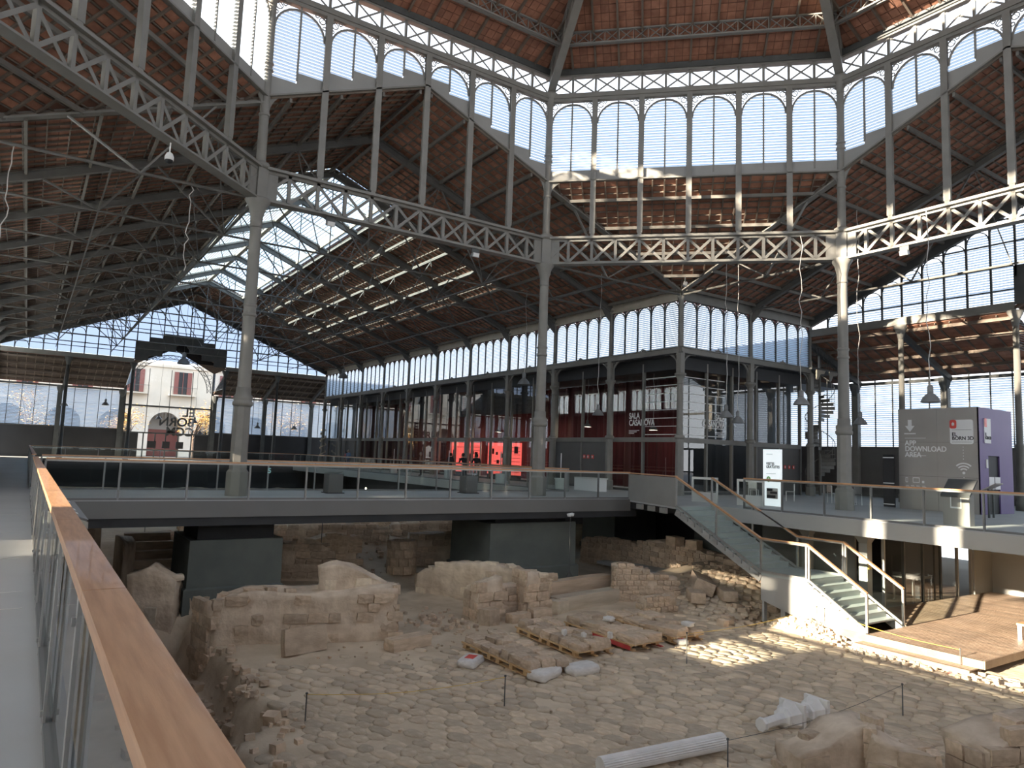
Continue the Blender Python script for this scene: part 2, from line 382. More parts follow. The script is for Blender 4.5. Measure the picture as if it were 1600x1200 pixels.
def valley(v, pc, label):
    """heavy rafter from an octagon column down to a crossing corner, with its tie and webs"""
    t = thing('valley_rafter', label, 'rafter', (v[0], v[1], 13.6), group='valley rafters of the crossing')
    d = Vector((pc[0]-v[0], pc[1]-v[1], 0)); a = Vector((0, 0, 0)); b_ = d+Vector((0, 0, 10.25-13.6))
    MB().beam(a, b_, .3, .06, sh=.0).build('flange', 'iron', t); MB().beam(a, b_, .05, .42, sh=.2).build('web', 'iron', t); MB().beam(a, b_, .3, .06, sh=.42).build('flange', 'iron', t)
    ty = 10.12-13.6
    MB().tube([d*.02+Vector((0, 0, ty)), d*.98+Vector((0, 0, ty))], .05, 6).build('tie_rod', 'truss_iron', t)
    n_ = d*.42+Vector((0, 0, ty))
    MB().beam(n_, d*.18+Vector((0, 0, (10.25-13.6)*.18)), .12, .05).build('strut', 'iron', t); MB().beam(n_, d*.66+Vector((0, 0, (10.25-13.6)*.66)), .12, .05).build('strut', 'iron', t)
valley(OCT[1], (H, -H), 'heavy grey rafter from the middle tall column down to the glass corner')
valley(OCT[2], (H, -H), 'heavy grey rafter from the kiosk-side tall column down to the glass corner')
valley(OCT[0], (H, H), 'dark rafter behind the leftmost tall column running to upper left')
valley(OCT[7], (H, H), 'dark rafter high above the near wooden handrail')
valley(OCT[3], (-H, -H), 'rafter at the far right of the crossing, mostly out of view')
# dome over the crossing
ZD, SD, AP = 19.05, .455, (H+B8)/2**.5
def dome():
    for i in range(8):
        v0, v1 = Vector((*OCT[i], 0)), Vector((*OCT[(i+1) % 8], 0)); mid = (v0+v1)/2; e = (v1-v0); Lf = e.length; e /= Lf; inn = -mid.normalized()
        vis = i in (0, 1, 2, 7)
        c = struct('ceiling', label=['tiled dome roof above the left bay', 'tiled dome roof above the middle bay', 'tiled dome roof above the kiosk bay'][i] if i < 3 else None)
        ap = mid.length; depth = ap-2.6
        Pt = lambda u, v: mid+e*(u-Lf/2)+inn*v+Vector((0, 0, ZD+SD*v))
        # trapezoid with a glazed ring near the top left open
        def hw(v): return Lf/2*(ap-v)/ap
        MB().prism([Pt(Lf/2-hw(0)-.3, -.4), Pt(Lf/2+hw(0)+.3, -.4), Pt(Lf/2+hw(depth*.72), depth*.72), Pt(Lf/2-hw(depth*.72), depth*.72)], (0, 0, .12)).build('roof_board', 'roof_back', c)
        MB().prism([Pt(Lf/2-hw(depth*.9), depth*.9), Pt(Lf/2+hw(depth*.9), depth*.9), Pt(Lf/2+hw(ap-.05), ap-.05), Pt(Lf/2-hw(ap-.05), ap-.05)], (0, 0, .12)).build('roof_board', 'roof_back', c)
        if not vis: continue
        nrm = e.cross(inn+Vector((0, 0, SD))).normalized(); nrm = nrm if nrm.z < 0 else -nrm
        sk = lambda ua, ub, va, vb: abs((ua+ub)/2-Lf/2)+(ub-ua)*.55 > hw(vb)
        tiles(c, lambda u, v: Pt(u, v)+nrm*.012, 36, 14, Lf/36, .34, skip=sk, nparts=160 if i in (0, 1) else 60, nrm=nrm)
        for k in range(1, 12):
            u = Lf*k/12; vm = ap*(1-abs(u-Lf/2)/(Lf/2)); vm = min(vm, 6.)
            MB().beam(Pt(u, 0)+nrm*.1, Pt(u, vm)+nrm*.1, .08, .14).build('rafter', 'roof_wood', c)
        for v in (1.25, 3.2):
            MB().beam(Pt(Lf/2-hw(v), v)+nrm*.2, Pt(Lf/2+hw(v), v)+nrm*.2, .08, .1).build('purlin', 'iron', c)
        # ring truss on the inside
        g = thing('ring_girder', ['openwork ring girder under the dome over the left bay', 'openwork ring girder under the dome over the middle bay', 'openwork ring girder under the dome over the kiosk bay', '', '', '', '', 'openwork ring girder under the dome at upper left'][i], 'girder', (0, 0, 0), group='dome ring girders')
        v = 1.75; z0, z1 = -.62, -.1; o = Vector((0, 0, 1))
        W = hw(v); a = lambda u, z: Pt(Lf/2+u, v)+o*z
        MB().beam(a(-W, z0), a(W, z0), .1, .06).build('bottom_chord', 'iron', g); MB().beam(a(-W, z1), a(W, z1), .1, .06).build('top_chord', 'iron', g)
        n = 18
        for k in range(n):
            u0, u1 = -W+2*W*k/n, -W+2*W*(k+1)/n
            MB().beam(a(u0, z0), a(u1, z1), .02, .06, inn).build('brace', 'iron', g); MB().beam(a(u0, z1), a(u1, z0), .02, .06, inn).build('brace', 'iron', g)
            MB().beam(a(u0, z0), a(u0, z1), .03, .05, inn).build('post', 'iron', g)
    for i in (0, 1, 2, 7, 3):
        v = Vector((*OCT[i], 0)); n = v.normalized()
        t = thing('hip_rafter', ['deep dome rib rising from the leftmost tall column', 'deep dome rib rising from the middle tall column', 'deep dome rib rising from the kiosk-side tall column', 'dome rib out at the right', '', '', '', 'dome rib at upper left'][i], 'rafter', (v.x, v.y, 17.95), group='dome ribs')
        p, q = Vector((0, 0, 0)), -n*9+Vector((0, 0, 9*SD*.92))
        up_ = Vector((0, 0, .95)); 
        for off, wd, ht in ((0, .34, .07), (.5, .1, .9), (1.0, .34, .07)):
            MB().beam(p+Vector((0, 0, off)), q+Vector((0, 0, off)), wd, ht).build('flange' if ht < .5 else 'web', 'iron', t)
        for k in range(8):
            f0 = .03+k*.12
            for sd in (-1, 1):
                sv = n.cross(Vector((0, 0, 1)))*.14*sd
                MB().beam(p.lerp(q, f0)+sv, p.lerp(q, f0+.06)+Vector((0, 0, .95))+sv, .03, .06).build('lacing', 'iron', t)
dome()
# ================================================================== tall octagon columns
def big_column(v, label, group='tall octagon columns'):
    t = thing('iron_column', label, 'column', (v[0], v[1], 0), math.atan2(v[1], v[0]), group)
    MB().lathe([(.36, 0), (.36, .78), (.31, .84), (.3, .86)], 8, ph=PI/8).build('pedestal', 'iron', t)
    MB().lathe([(.285, .86), (.27, 2.95)], 8, ph=PI/8).build('lower_shaft', 'iron', t)
    MB().lathe([(.27, 2.95), (.33, 3.0), (.33, 3.1), (.29, 3.14), (.31, 3.2), (.31, 3.3), (.25, 3.36), (.24, 3.6)], 16).build('moulding', 'iron', t, True)
    MB().lathe([(.22, 3.5), (.205, 6.0), (.205, 6.1), (.19, 9.2)], 16, cap=False).build('shaft', 'iron', t, True)
    MB().lathe([(.2, 6.0), (.235, 6.03), (.235, 6.1), (.2, 6.13), (.2, 6.33), (.235, 6.36), (.235, 6.42), (.2, 6.45)], 16).build('band', 'iron', t, True)
    MB().lathe([(.19, 9.1), (.22, 9.15), (.2, 9.2), (.21, 9.5), (.3, 9.85), (.42, 10.05), (.42, 10.12)], 16).build('capital', 'iron', t, True)
    MB().bb(-.2, .2, -.2, .2, 10.1, 11.28).build('girder_box', 'iron', t)
    for a in (-1, 1):
        MB().box((0.0, a*.24, 10.7), (.16, .1, 1.15)).build('rib_plate', 'iron', t)
    MB().lathe([(.25, 11.22), (.3, 11.28), (.3, 11.4), (.2, 11.46)], 16).build('collar', 'iron', t, True)
    MB().lathe([(.165, 11.4), (.155, 14.9), (.15, 17.3)], 14, cap=False).build('upper_shaft', 'iron', t, True)
    for z in (13.1, 14.75, 15.0): MB().lathe([(.15, z), (.195, z+.03), (.195, z+.09), (.15, z+.12)], 14).build('band', 'iron', t, True)
    MB().lathe([(.15, 17.2), (.17, 17.45), (.24, 17.6), (.24, 17.7), (.36, 17.85), (.36, 17.95)], 14).build('upper_capital', 'iron', t, True)
    return t
big_column(OCT[0], 'tall grey iron column, the leftmost of the three under the dome')
big_column(OCT[1], 'tall grey iron column, the middle of the three under the dome')
big_column(OCT[2], 'tall grey iron column beside the totem banner, under the dome')
big_column(OCT[3], 'tall grey iron column out beyond the kiosk')
# ================================================================== octagon faces: girder + clerestory
GL = ['lattice girder between the leftmost and middle tall columns', 'lattice girder spanning above the glass corner', 'lattice girder above the kiosk', 'lattice girder out at the far right', '', '', '', 'dark lattice girder crossing the upper left']
WL = ['clerestory with stepped sills over the left bay', 'clerestory of tall arched louvres over the middle bay', 'clerestory with stepped sills over the kiosk bay', '', '', '', '', 'blown-out clerestory at upper left']
def arch_prof(w, zs, n=14): return [(w*math.cos(PI-PI*k/n), zs+w*math.sin(PI*k/n)) for k in range(n+1)]
def ring(mb, c, r, t=.018, n=10):
    for k in range(n):
        a0, a1 = 2*PI*k/n, 2*PI*(k+1)/n
        mb.beam((c[0]+r*math.cos(a0), 0, c[1]+r*math.sin(a0)), (c[0]+r*math.cos(a1), 0, c[1]+r*math.sin(a1)), .03, t*2, (0, 1, 0))
def arch_mesh(w, zs, ztop, rail=.07):
    mb = MB(); pr = arch_prof(w, zs); pr2 = arch_prof(w-rail, zs)
    for k in range(len(pr)-1):
        a, b_, c, d = pr[k], pr[k+1], pr2[k+1], pr2[k]
        mb.prism([(a[0], -.03, a[1]), (b_[0], -.03, b_[1]), (c[0], -.03, c[1]), (d[0], -.03, d[1])], (0, .06, 0))
    return mb
def lace_mesh(w, zs, ztop):
    mb = MB(); h = ztop-zs
    for s in (-1, 1):
        ring(mb, (s*w*.83, zs+h*.80), w*.13); ring(mb, (s*w*.62, zs+h*.93), w*.07); ring(mb, (s*w*.93, zs+h*.55), w*.07)
        ring(mb, (s*w*.92, zs+h*.92), w*.06)
        mb.beam((s*w*.72, 0, zs+h*.72), (s*w, 0, ztop), .02, .03, (0, 1, 0)); mb.beam((s*w*.4, 0, ztop-.03), (s*w, 0, ztop-.03), .02, .05, (0, 1, 0)); mb.beam((s*w*.98, 0, zs+.05), (s*w*.98, 0, ztop), .02, .05, (0, 1, 0))
    return mb
_am, _lm = {}, {}
def oct_face(i, full):
    v0, v1 = Vector((*OCT[i], 0)), Vector((*OCT[(i+1) % 8], 0)); mid = (v0+v1)/2; e = v1-v0; Lf = e.length; e /= Lf
    rz = math.atan2(e.y, e.x); card = i % 2 == 0
    rake = (lambda u: ZR-SL*abs(u)) if card else (lambda u: 13.84)
    if not full:
        t = struct('wall_back'); t.location = mid; t.rotation_euler.z = rz
        mb = MB(); mb.beam((-Lf/2, 0, 11.2), (Lf/2, 0, 11.2), .34, .1).beam((-Lf/2, 0, 10.15), (Lf/2, 0, 10.15), .34, .08)
        for k in range(13): mb.bb(-Lf/2+Lf*k/12-.04, -Lf/2+Lf*k/12+.04, -.05, .05, 10.1, 11.2)
        mb.bb(-Lf/2, Lf/2, -.12, .12, 17.5, 17.9).bb(-Lf/2, Lf/2, -.15, .15, 18.68, 19.0)
        for k in range(7): mb.bb(-Lf/2+Lf*k/6-.08, -Lf/2+Lf*k/6+.08, -.1, .1, 11.2, 18.7)
        for k in range(12):
            u0, u1 = -Lf/2+Lf*k/12, -Lf/2+Lf*(k+1)/12
            z0 = min(rake(u0), rake(u1)); mb.prism([(u0, -.02, rake(u0)), (u1, -.02, rake(u1)), (u1, -.02, z0+.75), (u0, -.02, z0+.75)], (0, .04, 0))
        mb.build('frame', 'iron', t); return
    g = thing('lattice_girder', GL[i], 'girder', (mid.x, mid.y, 10.12), rz, 'octagon lattice girders')
    z0, z1 = 0, 1.08; a, b_ = -Lf/2+.2, Lf/2-.2
    MB().bb(a, b_, -.2, .2, z1, z1+.1).build('top_chord', 'iron', g); MB().bb(a, b_, -.06, .06, z1-.1, z1).build('chord_angle', 'iron', g)
    MB().bb(a, b_, -.2, .2, -.06, 0).build('bottom_chord', 'iron', g); MB().bb(a, b_, -.06, .06, 0, .08).build('chord_angle', 'iron', g)
    for s in (-1, 1): MB().bb(s*(Lf/2-.42)-.2, s*(Lf/2-.42)+.2, -.04, .04, 0, z1).build('end_plate', 'iron', g)
    for k in range(1, 12):
        u = -Lf/2+Lf*k/12; MB().bb(u-.06, u+.06, -.06, .06, .0, z1).build('post', 'iron', g)
    for k in range(12):
        u0, u1 = -Lf/2+Lf*k/12, -Lf/2+Lf*(k+1)/12
        MB().beam((u0, -.05, .05), (u1, -.05, z1-.05), .02, .11, (0, 1, 0)).build('brace', 'iron', g) if False else None
        for (p, q, y) in (((u0, z0+.05), (u1, z1-.05), -.045), ((u0, z1-.05), (u1, z0+.05), .045)):
            MB().beam((p[0], y, p[1]), (q[0], y, q[1]), .11, .02, (0, 1, 0)).build('brace', 'iron', g)
    w_ = struct(wname(), (mid.x, mid.y, 0), rz, WL[i])
    bw = Lf/6
    MB().bb(-Lf/2, Lf/2, -.12, .12, 17.55, 17.68).build('transom', 'iron', w_); MB().bb(-Lf/2, Lf/2, -.17, .17, 17.68, 17.89).build('cornice', 'iron', w_)
    MB().bb(-Lf/2, Lf/2, -.14, .14, 18.68, 18.76).build('upper_rail', 'iron', w_); MB().bb(-Lf/2, Lf/2, -.2, .2, 18.76, 19.02).build('upper_cornice', 'iron_dark', w_)
    for k in range(1, 6):
        u = -Lf/2+bw*k; MB().bb(u-.085, u+.085, -.14, .06, 11.32, 17.6).build('post', 'iron', w_)
        MB().bb(u-.12, u+.12, -.15, -.13, 11.4, 17.6).build('post_flange', 'iron', w_)
    MB().beam((-Lf/2, 0, rake(-Lf/2)), (0, 0, rake(0)), .3, .06).build('rake_flange', 'iron', w_); MB().beam((0, 0, rake(0)), (Lf/2, 0, rake(Lf/2)), .3, .06).build('rake_flange', 'iron', w_)
    zs, zt = 16.52, 17.55; w2 = bw/2-.085
    key = round(w2, 3)
    if key not in _am: _am[key] = arch_mesh(w2, zs, zt).mesh('arch_head', 'iron'); _lm[key] = lace_mesh(w2, zs, zt).mesh('spandrel_lace', 'iron')
    for k in range(6):
        u0 = -Lf/2+bw*k; c = u0+bw/2
        put('arch_head', _am[key], w_, (c, 0, 0)); put('spandrel_lace', _lm[key], w_, (c, 0, 0))
        lv = MB(); low = []
        for hf in (0, 1):
            ua, ub = u0+hf*bw/2, u0+(hf+1)*bw/2
            zb = min(rake(ua), rake(ub))+(.82 if card else .5)
            zb = max(zb, max(rake(ua), rake(ub))+.12); low.append(zb)
            MB().prism([(ua, -.02, rake(ua)), (ub, -.02, rake(ub)), (ub, -.02, zb), (ua, -.02, zb)], (0, .04, 0)).build('sheet_panel', 'grey_paint', w_)
            z = zb+.05
            while z < zt-.1:
                hwid = w2 if z < zs else math.sqrt(max(0, w2*w2-(z-zs)**2))
                xa, xb = (c-hwid, c-.03) if hf == 0 else (c+.03, c+hwid)
                if xb-xa > .05: lv.box(((xa+xb)/2, .03, z), (xb-xa, .10, .008), Matrix.Rotation(-.6, 3, 'X'))
                z += .125
        lv.build('louvre_slats', 'louvre', w_, kind='stuff')
        MB().bb(c-.03, c+.03, -.04, .04, max(low)-.3, zt).build('mullion', 'iron', w_)
    for k in range(13):
        u = -Lf/2+Lf*k/12; MB().bb(u-.05, u+.05, -.05, .05, 17.89, 18.7).build('lattice_post', 'iron', w_)
    for k in range(12):
        u0, u1 = -Lf/2+Lf*k/12, -Lf/2+Lf*(k+1)/12
        MB().beam((u0, -.02, 17.92), (u1, -.02, 18.66), .075, .02, (0, 1, 0)).build('lattice_brace', 'grey_paint', w_); MB().beam((u0, .02, 18.66), (u1, .02, 17.92), .075, .02, (0, 1, 0)).build('lattice_brace', 'grey_paint', w_)
    # corner brackets below the sill
    for s in (-1, 1):
        pts = [(s*(Lf/2-.12), 0, rake(Lf/2)-.02), (s*(Lf/2-.75), 0, rake(Lf/2-.75)-.02)]
        arc = [(s*(Lf/2-.75+.6*math.sin(PI/2*k/6)), 0, rake(Lf/2)-.62+.6*math.cos(PI/2*k/6)+(rake(Lf/2-.75)-rake(Lf/2))*(1-k/6)) for k in range(7)]
        MB().prism([pts[0]]+[pts[1]]+arc+[(s*(Lf/2-.12), 0, rake(Lf/2)-.95)], (0, .05, 0)).build('bracket', 'iron', w_)
for i in (0, 1, 2, 7): oct_face(i, True)
for i in (3, 4, 5, 6): oct_face(i, False)
# ================================================================== nave trusses
def truss(th, x, label, fullweb=True):
    t = thing('roof_truss', label, 'truss', (*loc2w(th, x, 0), 10.12), th, 'nave roof trusses')
    Z = lambda y: ZR-SL*abs(y)-.33-10.12
    for s in (-1, 1):
        a, b_ = (0, 0, Z(0)), (0, s*(H-.1), Z(H-.1))
        MB().beam(a, b_, .22, .04, sh=.14).build('rafter_flange', 'truss_iron', t); MB().beam(a, b_, .05, .28).build('rafter_web', 'truss_iron', t); MB().beam(a, b_, .22, .04, sh=-.14).build('rafter_flange', 'truss_iron', t)
        for n, tops in ((B8, (3.5, 8.9)), (10.6, (8.9, 12.6))):
            for tp in tops: MB().beam((0, s*n, .02), (0, s*tp, Z(tp)), .045, .07).build('strut', 'truss_iron', t)
        MB().beam((0, 0, .02), (0, s*3.5, Z(3.5)), .04, .06).build('strut', 'truss_iron', t)
        MB().beam((0, s*2.2, .02), (0, s*3.5, Z(3.5)), .03, .04).build('strut', 'truss_iron', t)
        # curved gusset at the eave
        MB().prism([(-.03, s*(H-.12), Z(H)+.1), (-.03, s*(H-1.1), Z(H-1.1)), (-.03, s*(H-.5), Z(H)-.35), (-.03, s*(H-.12), Z(H)-.7)], (.06, 0, 0)).build('gusset', 'truss_iron', t)
    MB().tube([(0, -H+.2, 0), (0, H-.2, 0)], .045, 6).build('tie_rod', 'truss_iron', t)
    MB().tube([(0, 0, 0), (0, 0, Z(0))], .03, 6).build('king_rod', 'truss_iron', t)
for k in range(1, 10): truss(0, H+S1*k, 'iron roof truss over the long nave, %s from the dome' % ORD[k-1])
truss(-PI/2, H+S2, 'iron roof truss over the short nave behind the kiosk')
# longitudinal tie bars joining the trusses, with diagonal bracing
for s, lb in ((-1, 'long tie bar above the glazed-hall side of the nave'), (1, 'long tie bar under the dark roof slope')):
    t = thing('tie_bar', lb, 'tie bar', (H, s*B8, 10.16), group='long tie bars of the nave')
    MB().beam((0, 0, 0), (LX-H, 0, 0), .06, .06).build('bar', 'truss_iron', t)
    for k in range(0, 10):
        zt = ZR-SL*7.2-.3-10.16
        MB().beam((S1*k, 0, 0), (S1*(k+.5), s*1.0, zt), .035, .05).build('brace', 'truss_iron', t); MB().beam((S1*(k+1), 0, 0), (S1*(k+.5), s*1.0, zt), .035, .05).build('brace', 'truss_iron', t)
for yy, zz in ((-10.6, 10.12), (10.6, 10.12)):
    tag(MB().beam((H, yy, zz), (LX, yy, zz), .05, .05).build('tie_bar', 'truss_iron'), 'thin tie bar nearer the eave of the %s' % ('glazed-hall slope' if yy < 0 else 'dark slope'), 'tie bar')
# ================================================================== nave side walls
ZB0, ZB1, ZW = 7.14, 7.46, 9.92
def column_parts():
    P = {}
    P['pedestal'] = MB().lathe([(.27, 0), (.27, .5), (.22, .55), (.21, 2.85)], 8, ph=PI/8).mesh('pedestal', 'iron')
    P['moulding'] = MB().lathe([(.21, 2.8), (.26, 2.84), (.26, 2.94), (.2, 3.0)], 14).mesh('moulding', 'iron', True)
    P['shaft'] = MB().lathe([(.165, 2.95), (.15, 5.75)], 14, cap=False).mesh('shaft', 'iron', True)
    P['capital'] = MB().lathe([(.15, 5.55), (.18, 5.6), (.15, 5.65), (.17, 5.85), (.27, 5.98), (.29, 6.0), (.29, 6.1)], 14).mesh('capital', 'iron', True)
    P['pilaster'] = MB().bb(-.15, .15, -.15, .15, 6.1, ZB0).mesh('pilaster', 'iron')
    P['upper_shaft'] = MB().lathe([(.14, ZB1), (.16, ZB1+.05), (.125, ZB1+.15), (.115, 9.75), (.2, 9.95), (.2, 10.05)], 12).mesh('upper_shaft', 'iron', True)
    br = MB(); n = 8; r = .85
    arc = [(.15+r*(1-math.cos(PI/2*k/n)), 0, 6.28+r*math.sin(PI/2*k/n)) for k in range(n+1)]
    for k in range(n): br.prism([(arc[k][0], -.04, arc[k][2]), (arc[k+1][0], -.04, arc[k+1][2]), (arc[k+1][0]-.05, -.04, arc[k+1][2]+.06), (arc[k][0]-.06, -.04, arc[k][2]+.04)], (0, .08, 0))
    ring(br, (.3, 6.95), .12); ring(br, (.52, 7.05), .06); ring(br, (.22, 6.68), .06); br.bb(.15, .18, -.03, .03, 6.2, ZB0); br.bb(.15, 1.1, -.03, .03, ZB0-.05, ZB0)
    P['bracket'] = br.mesh('bracket', 'iron')
    return P
NC = column_parts()
def nave_column(x, y, rz, label, dirs=(0, PI), top=True, group='columns of the glazed nave wall'):
    t = thing('iron_column', label, 'column', (x, y, 0), rz, group)
    for n in ('pedestal', 'moulding', 'shaft', 'capital', 'pilaster')+(('upper_shaft',) if top else ()): put(n, NC[n], t)
    for d in dirs: put('bracket', NC['bracket'], t, rz=d)
    return t
def bay_meshes(L, n=5):
    D = {}; w = (L-.24)/n; zs, zt = ZW-w/2-.05, ZW-.02
    D['w'] = w
    D['mull'] = MB().bb(-.035, .035, -.045, .045, ZB1, zt).mesh('mullion', 'iron_dark')
    D['arch'] = arch_mesh(w/2, zs, zt, .05).mesh('arch_head', 'iron_dark')
    D['lace'] = lace_mesh(w/2, zs, zt).mesh('spandrel_lace', 'shutter')
    lv = MB(); z = ZB1+.06
    while z < zt-.04:
        for k in range(n):
            hw = w/2-.04 if z < zs else math.sqrt(max(0, (w/2-.03)**2-(z-zs)**2))
            if hw > .04: lv.box((-L/2+.12+w*(k+.5), .03, z), (2*hw, .105, .008), Matrix.Rotation(-.6, 3, 'X'))
        z += .105
    D['louv'] = lv.mesh('louvre_slats', 'louvre')
    fin = MB()
    for dx, h in ((0, .2), (-.1, .12), (.1, .12), (-.2, .07), (.2, .07)): fin.lathe([(.035, 0), (.045, h*.5), (.0, h)], 6, (dx, 0, ZB1))
    D['fin'] = fin.mesh('finial', 'iron')
    D['beam'] = MB().bb(-L/2, L/2, -.16, .16, ZB0, ZB0+.06).bb(-L/2, L/2, -.1, .1, ZB0+.06, ZB1-.05).bb(-L/2, L/2, -.18, .18, ZB1-.05, ZB1).mesh('sill_beam', 'iron')
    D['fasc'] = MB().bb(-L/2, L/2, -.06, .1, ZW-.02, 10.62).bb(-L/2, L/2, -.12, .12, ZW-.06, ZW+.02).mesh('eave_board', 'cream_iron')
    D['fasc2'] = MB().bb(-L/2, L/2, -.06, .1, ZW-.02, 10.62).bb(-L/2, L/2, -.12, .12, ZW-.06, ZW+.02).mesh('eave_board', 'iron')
    return D
BM1, BM2 = bay_meshes(S1), bay_meshes(S2)
def bay(D, L, x, y, rz, label=None, warm=True, n=5):
    t = struct(wname(), (x, y, 0), rz, label)
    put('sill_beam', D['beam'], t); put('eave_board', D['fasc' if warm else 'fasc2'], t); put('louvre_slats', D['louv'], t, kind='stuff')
    for k in range(n+1): put('mullion', D['mull'], t, (-L/2+.12+D['w']*k, 0, 0))
    for k in range(n): put('arch_head', D['arch'], t, (-L/2+.12+D['w']*(k+.5), 0, 0)); put('spandrel_lace', D['lace'], t, (-L/2+.12+D['w']*(k+.5), 0, 0))
    put('finial', D['fin'], t, (0, -.1, 0))
nave_column(H, -H, 0, 'grey iron column at the glass corner', (0, -PI/2))
for k in range(1, 11): nave_column(H+S1*k, -H, 0, 'grey iron column of the long glazed wall, %s beyond the corner column' % ORD[k-1], (0, PI) if k < 10 else (PI,))
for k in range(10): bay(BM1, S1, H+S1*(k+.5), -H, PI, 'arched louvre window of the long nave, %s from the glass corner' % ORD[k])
for k in (1, 2): nave_column(H, -H-S2*k, PI/2, 'grey iron column of the short glazed wall, %s beyond the corner column' % ORD[k-1], (0, PI) if k < 2 else (0,))
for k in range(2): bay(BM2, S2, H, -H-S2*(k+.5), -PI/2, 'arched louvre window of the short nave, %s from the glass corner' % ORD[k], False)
# opposite side of the long nave (seen only as reflections) and the sides of the other naves
for k in range(10):
    t = struct(wname(), (H+S1*(k+.5), H, 0), 0)
    put('sill_beam', BM1['beam'], t); put('eave_board', BM1['fasc'], t); put('louvre_slats', BM1['louv'], t, kind='stuff')
    for j in range(6): put('mullion', BM1['mull'], t, (-S1/2+.12+BM1['w']*j, 0, 0))
    for j in range(5): put('arch_head', BM1['arch'], t, (-S1/2+.12+BM1['w']*(j+.5), 0, 0))
bw = MB()
MB().bb(H, LX, H+.15, H+.17, ZB1, 9.9).build('wall_left', 'frosted_pane', kind='structure')  # unseen frosted sheet added behind the louvres to stop direct sun
for k in range(11): bw.bb(H+S1*k-.15, H+S1*k+.15, H-.15, H+.15, 0, 10)
bw.bb(H, LX, H+1.0, H+1.2, 0, 7.6).bb(H, LX, H-.1, H+1.2, 7.1, 7.2)
bw.build('wall_left', 'dark_wall', kind='structure')
wb = MB()
for sx in (-1, 1):
    for k in range(3): wb.bb(sx*H-.12, sx*H+.12, H+S2*k-.12, H+S2*k+.12, 0, 10)
    wb.bb(sx*H-.1, sx*H+.1, H, LY, ZB0, ZB1).bb(sx*H-.1, sx*H+.1, H, LY, 9.9, 10.5); wb.bb(sx*(H+1)-.1, sx*(H+1)+.1, H, LY, 0, 7.6)
    for k in range(11): wb.bb(-H-S1*k-.12, -H-S1*k+.12, sx*H-.12, sx*H+.12, 0, 10)
    wb.bb(-LX, -H, sx*H-.1, sx*H+.1, ZB0, ZB1).bb(-LX, -H, sx*H-.1, sx*H+.1, 9.9, 10.5).bb(-LX, -H, sx*(H+1)-.1, sx*(H+1)+.1, 0, 7.6)
for k in range(3): wb.bb(-H-.12, -H+.12, -H-S2*k-.12, -H-S2*k+.12, 0, 10)
wb.bb(-H-.1, -H+.1, -LY, -H, ZB0, ZB1).bb(-H-.1, -H+.1, -LY, -H, 9.9, 10.5)
wb.build('wall_back', 'iron', kind='structure')
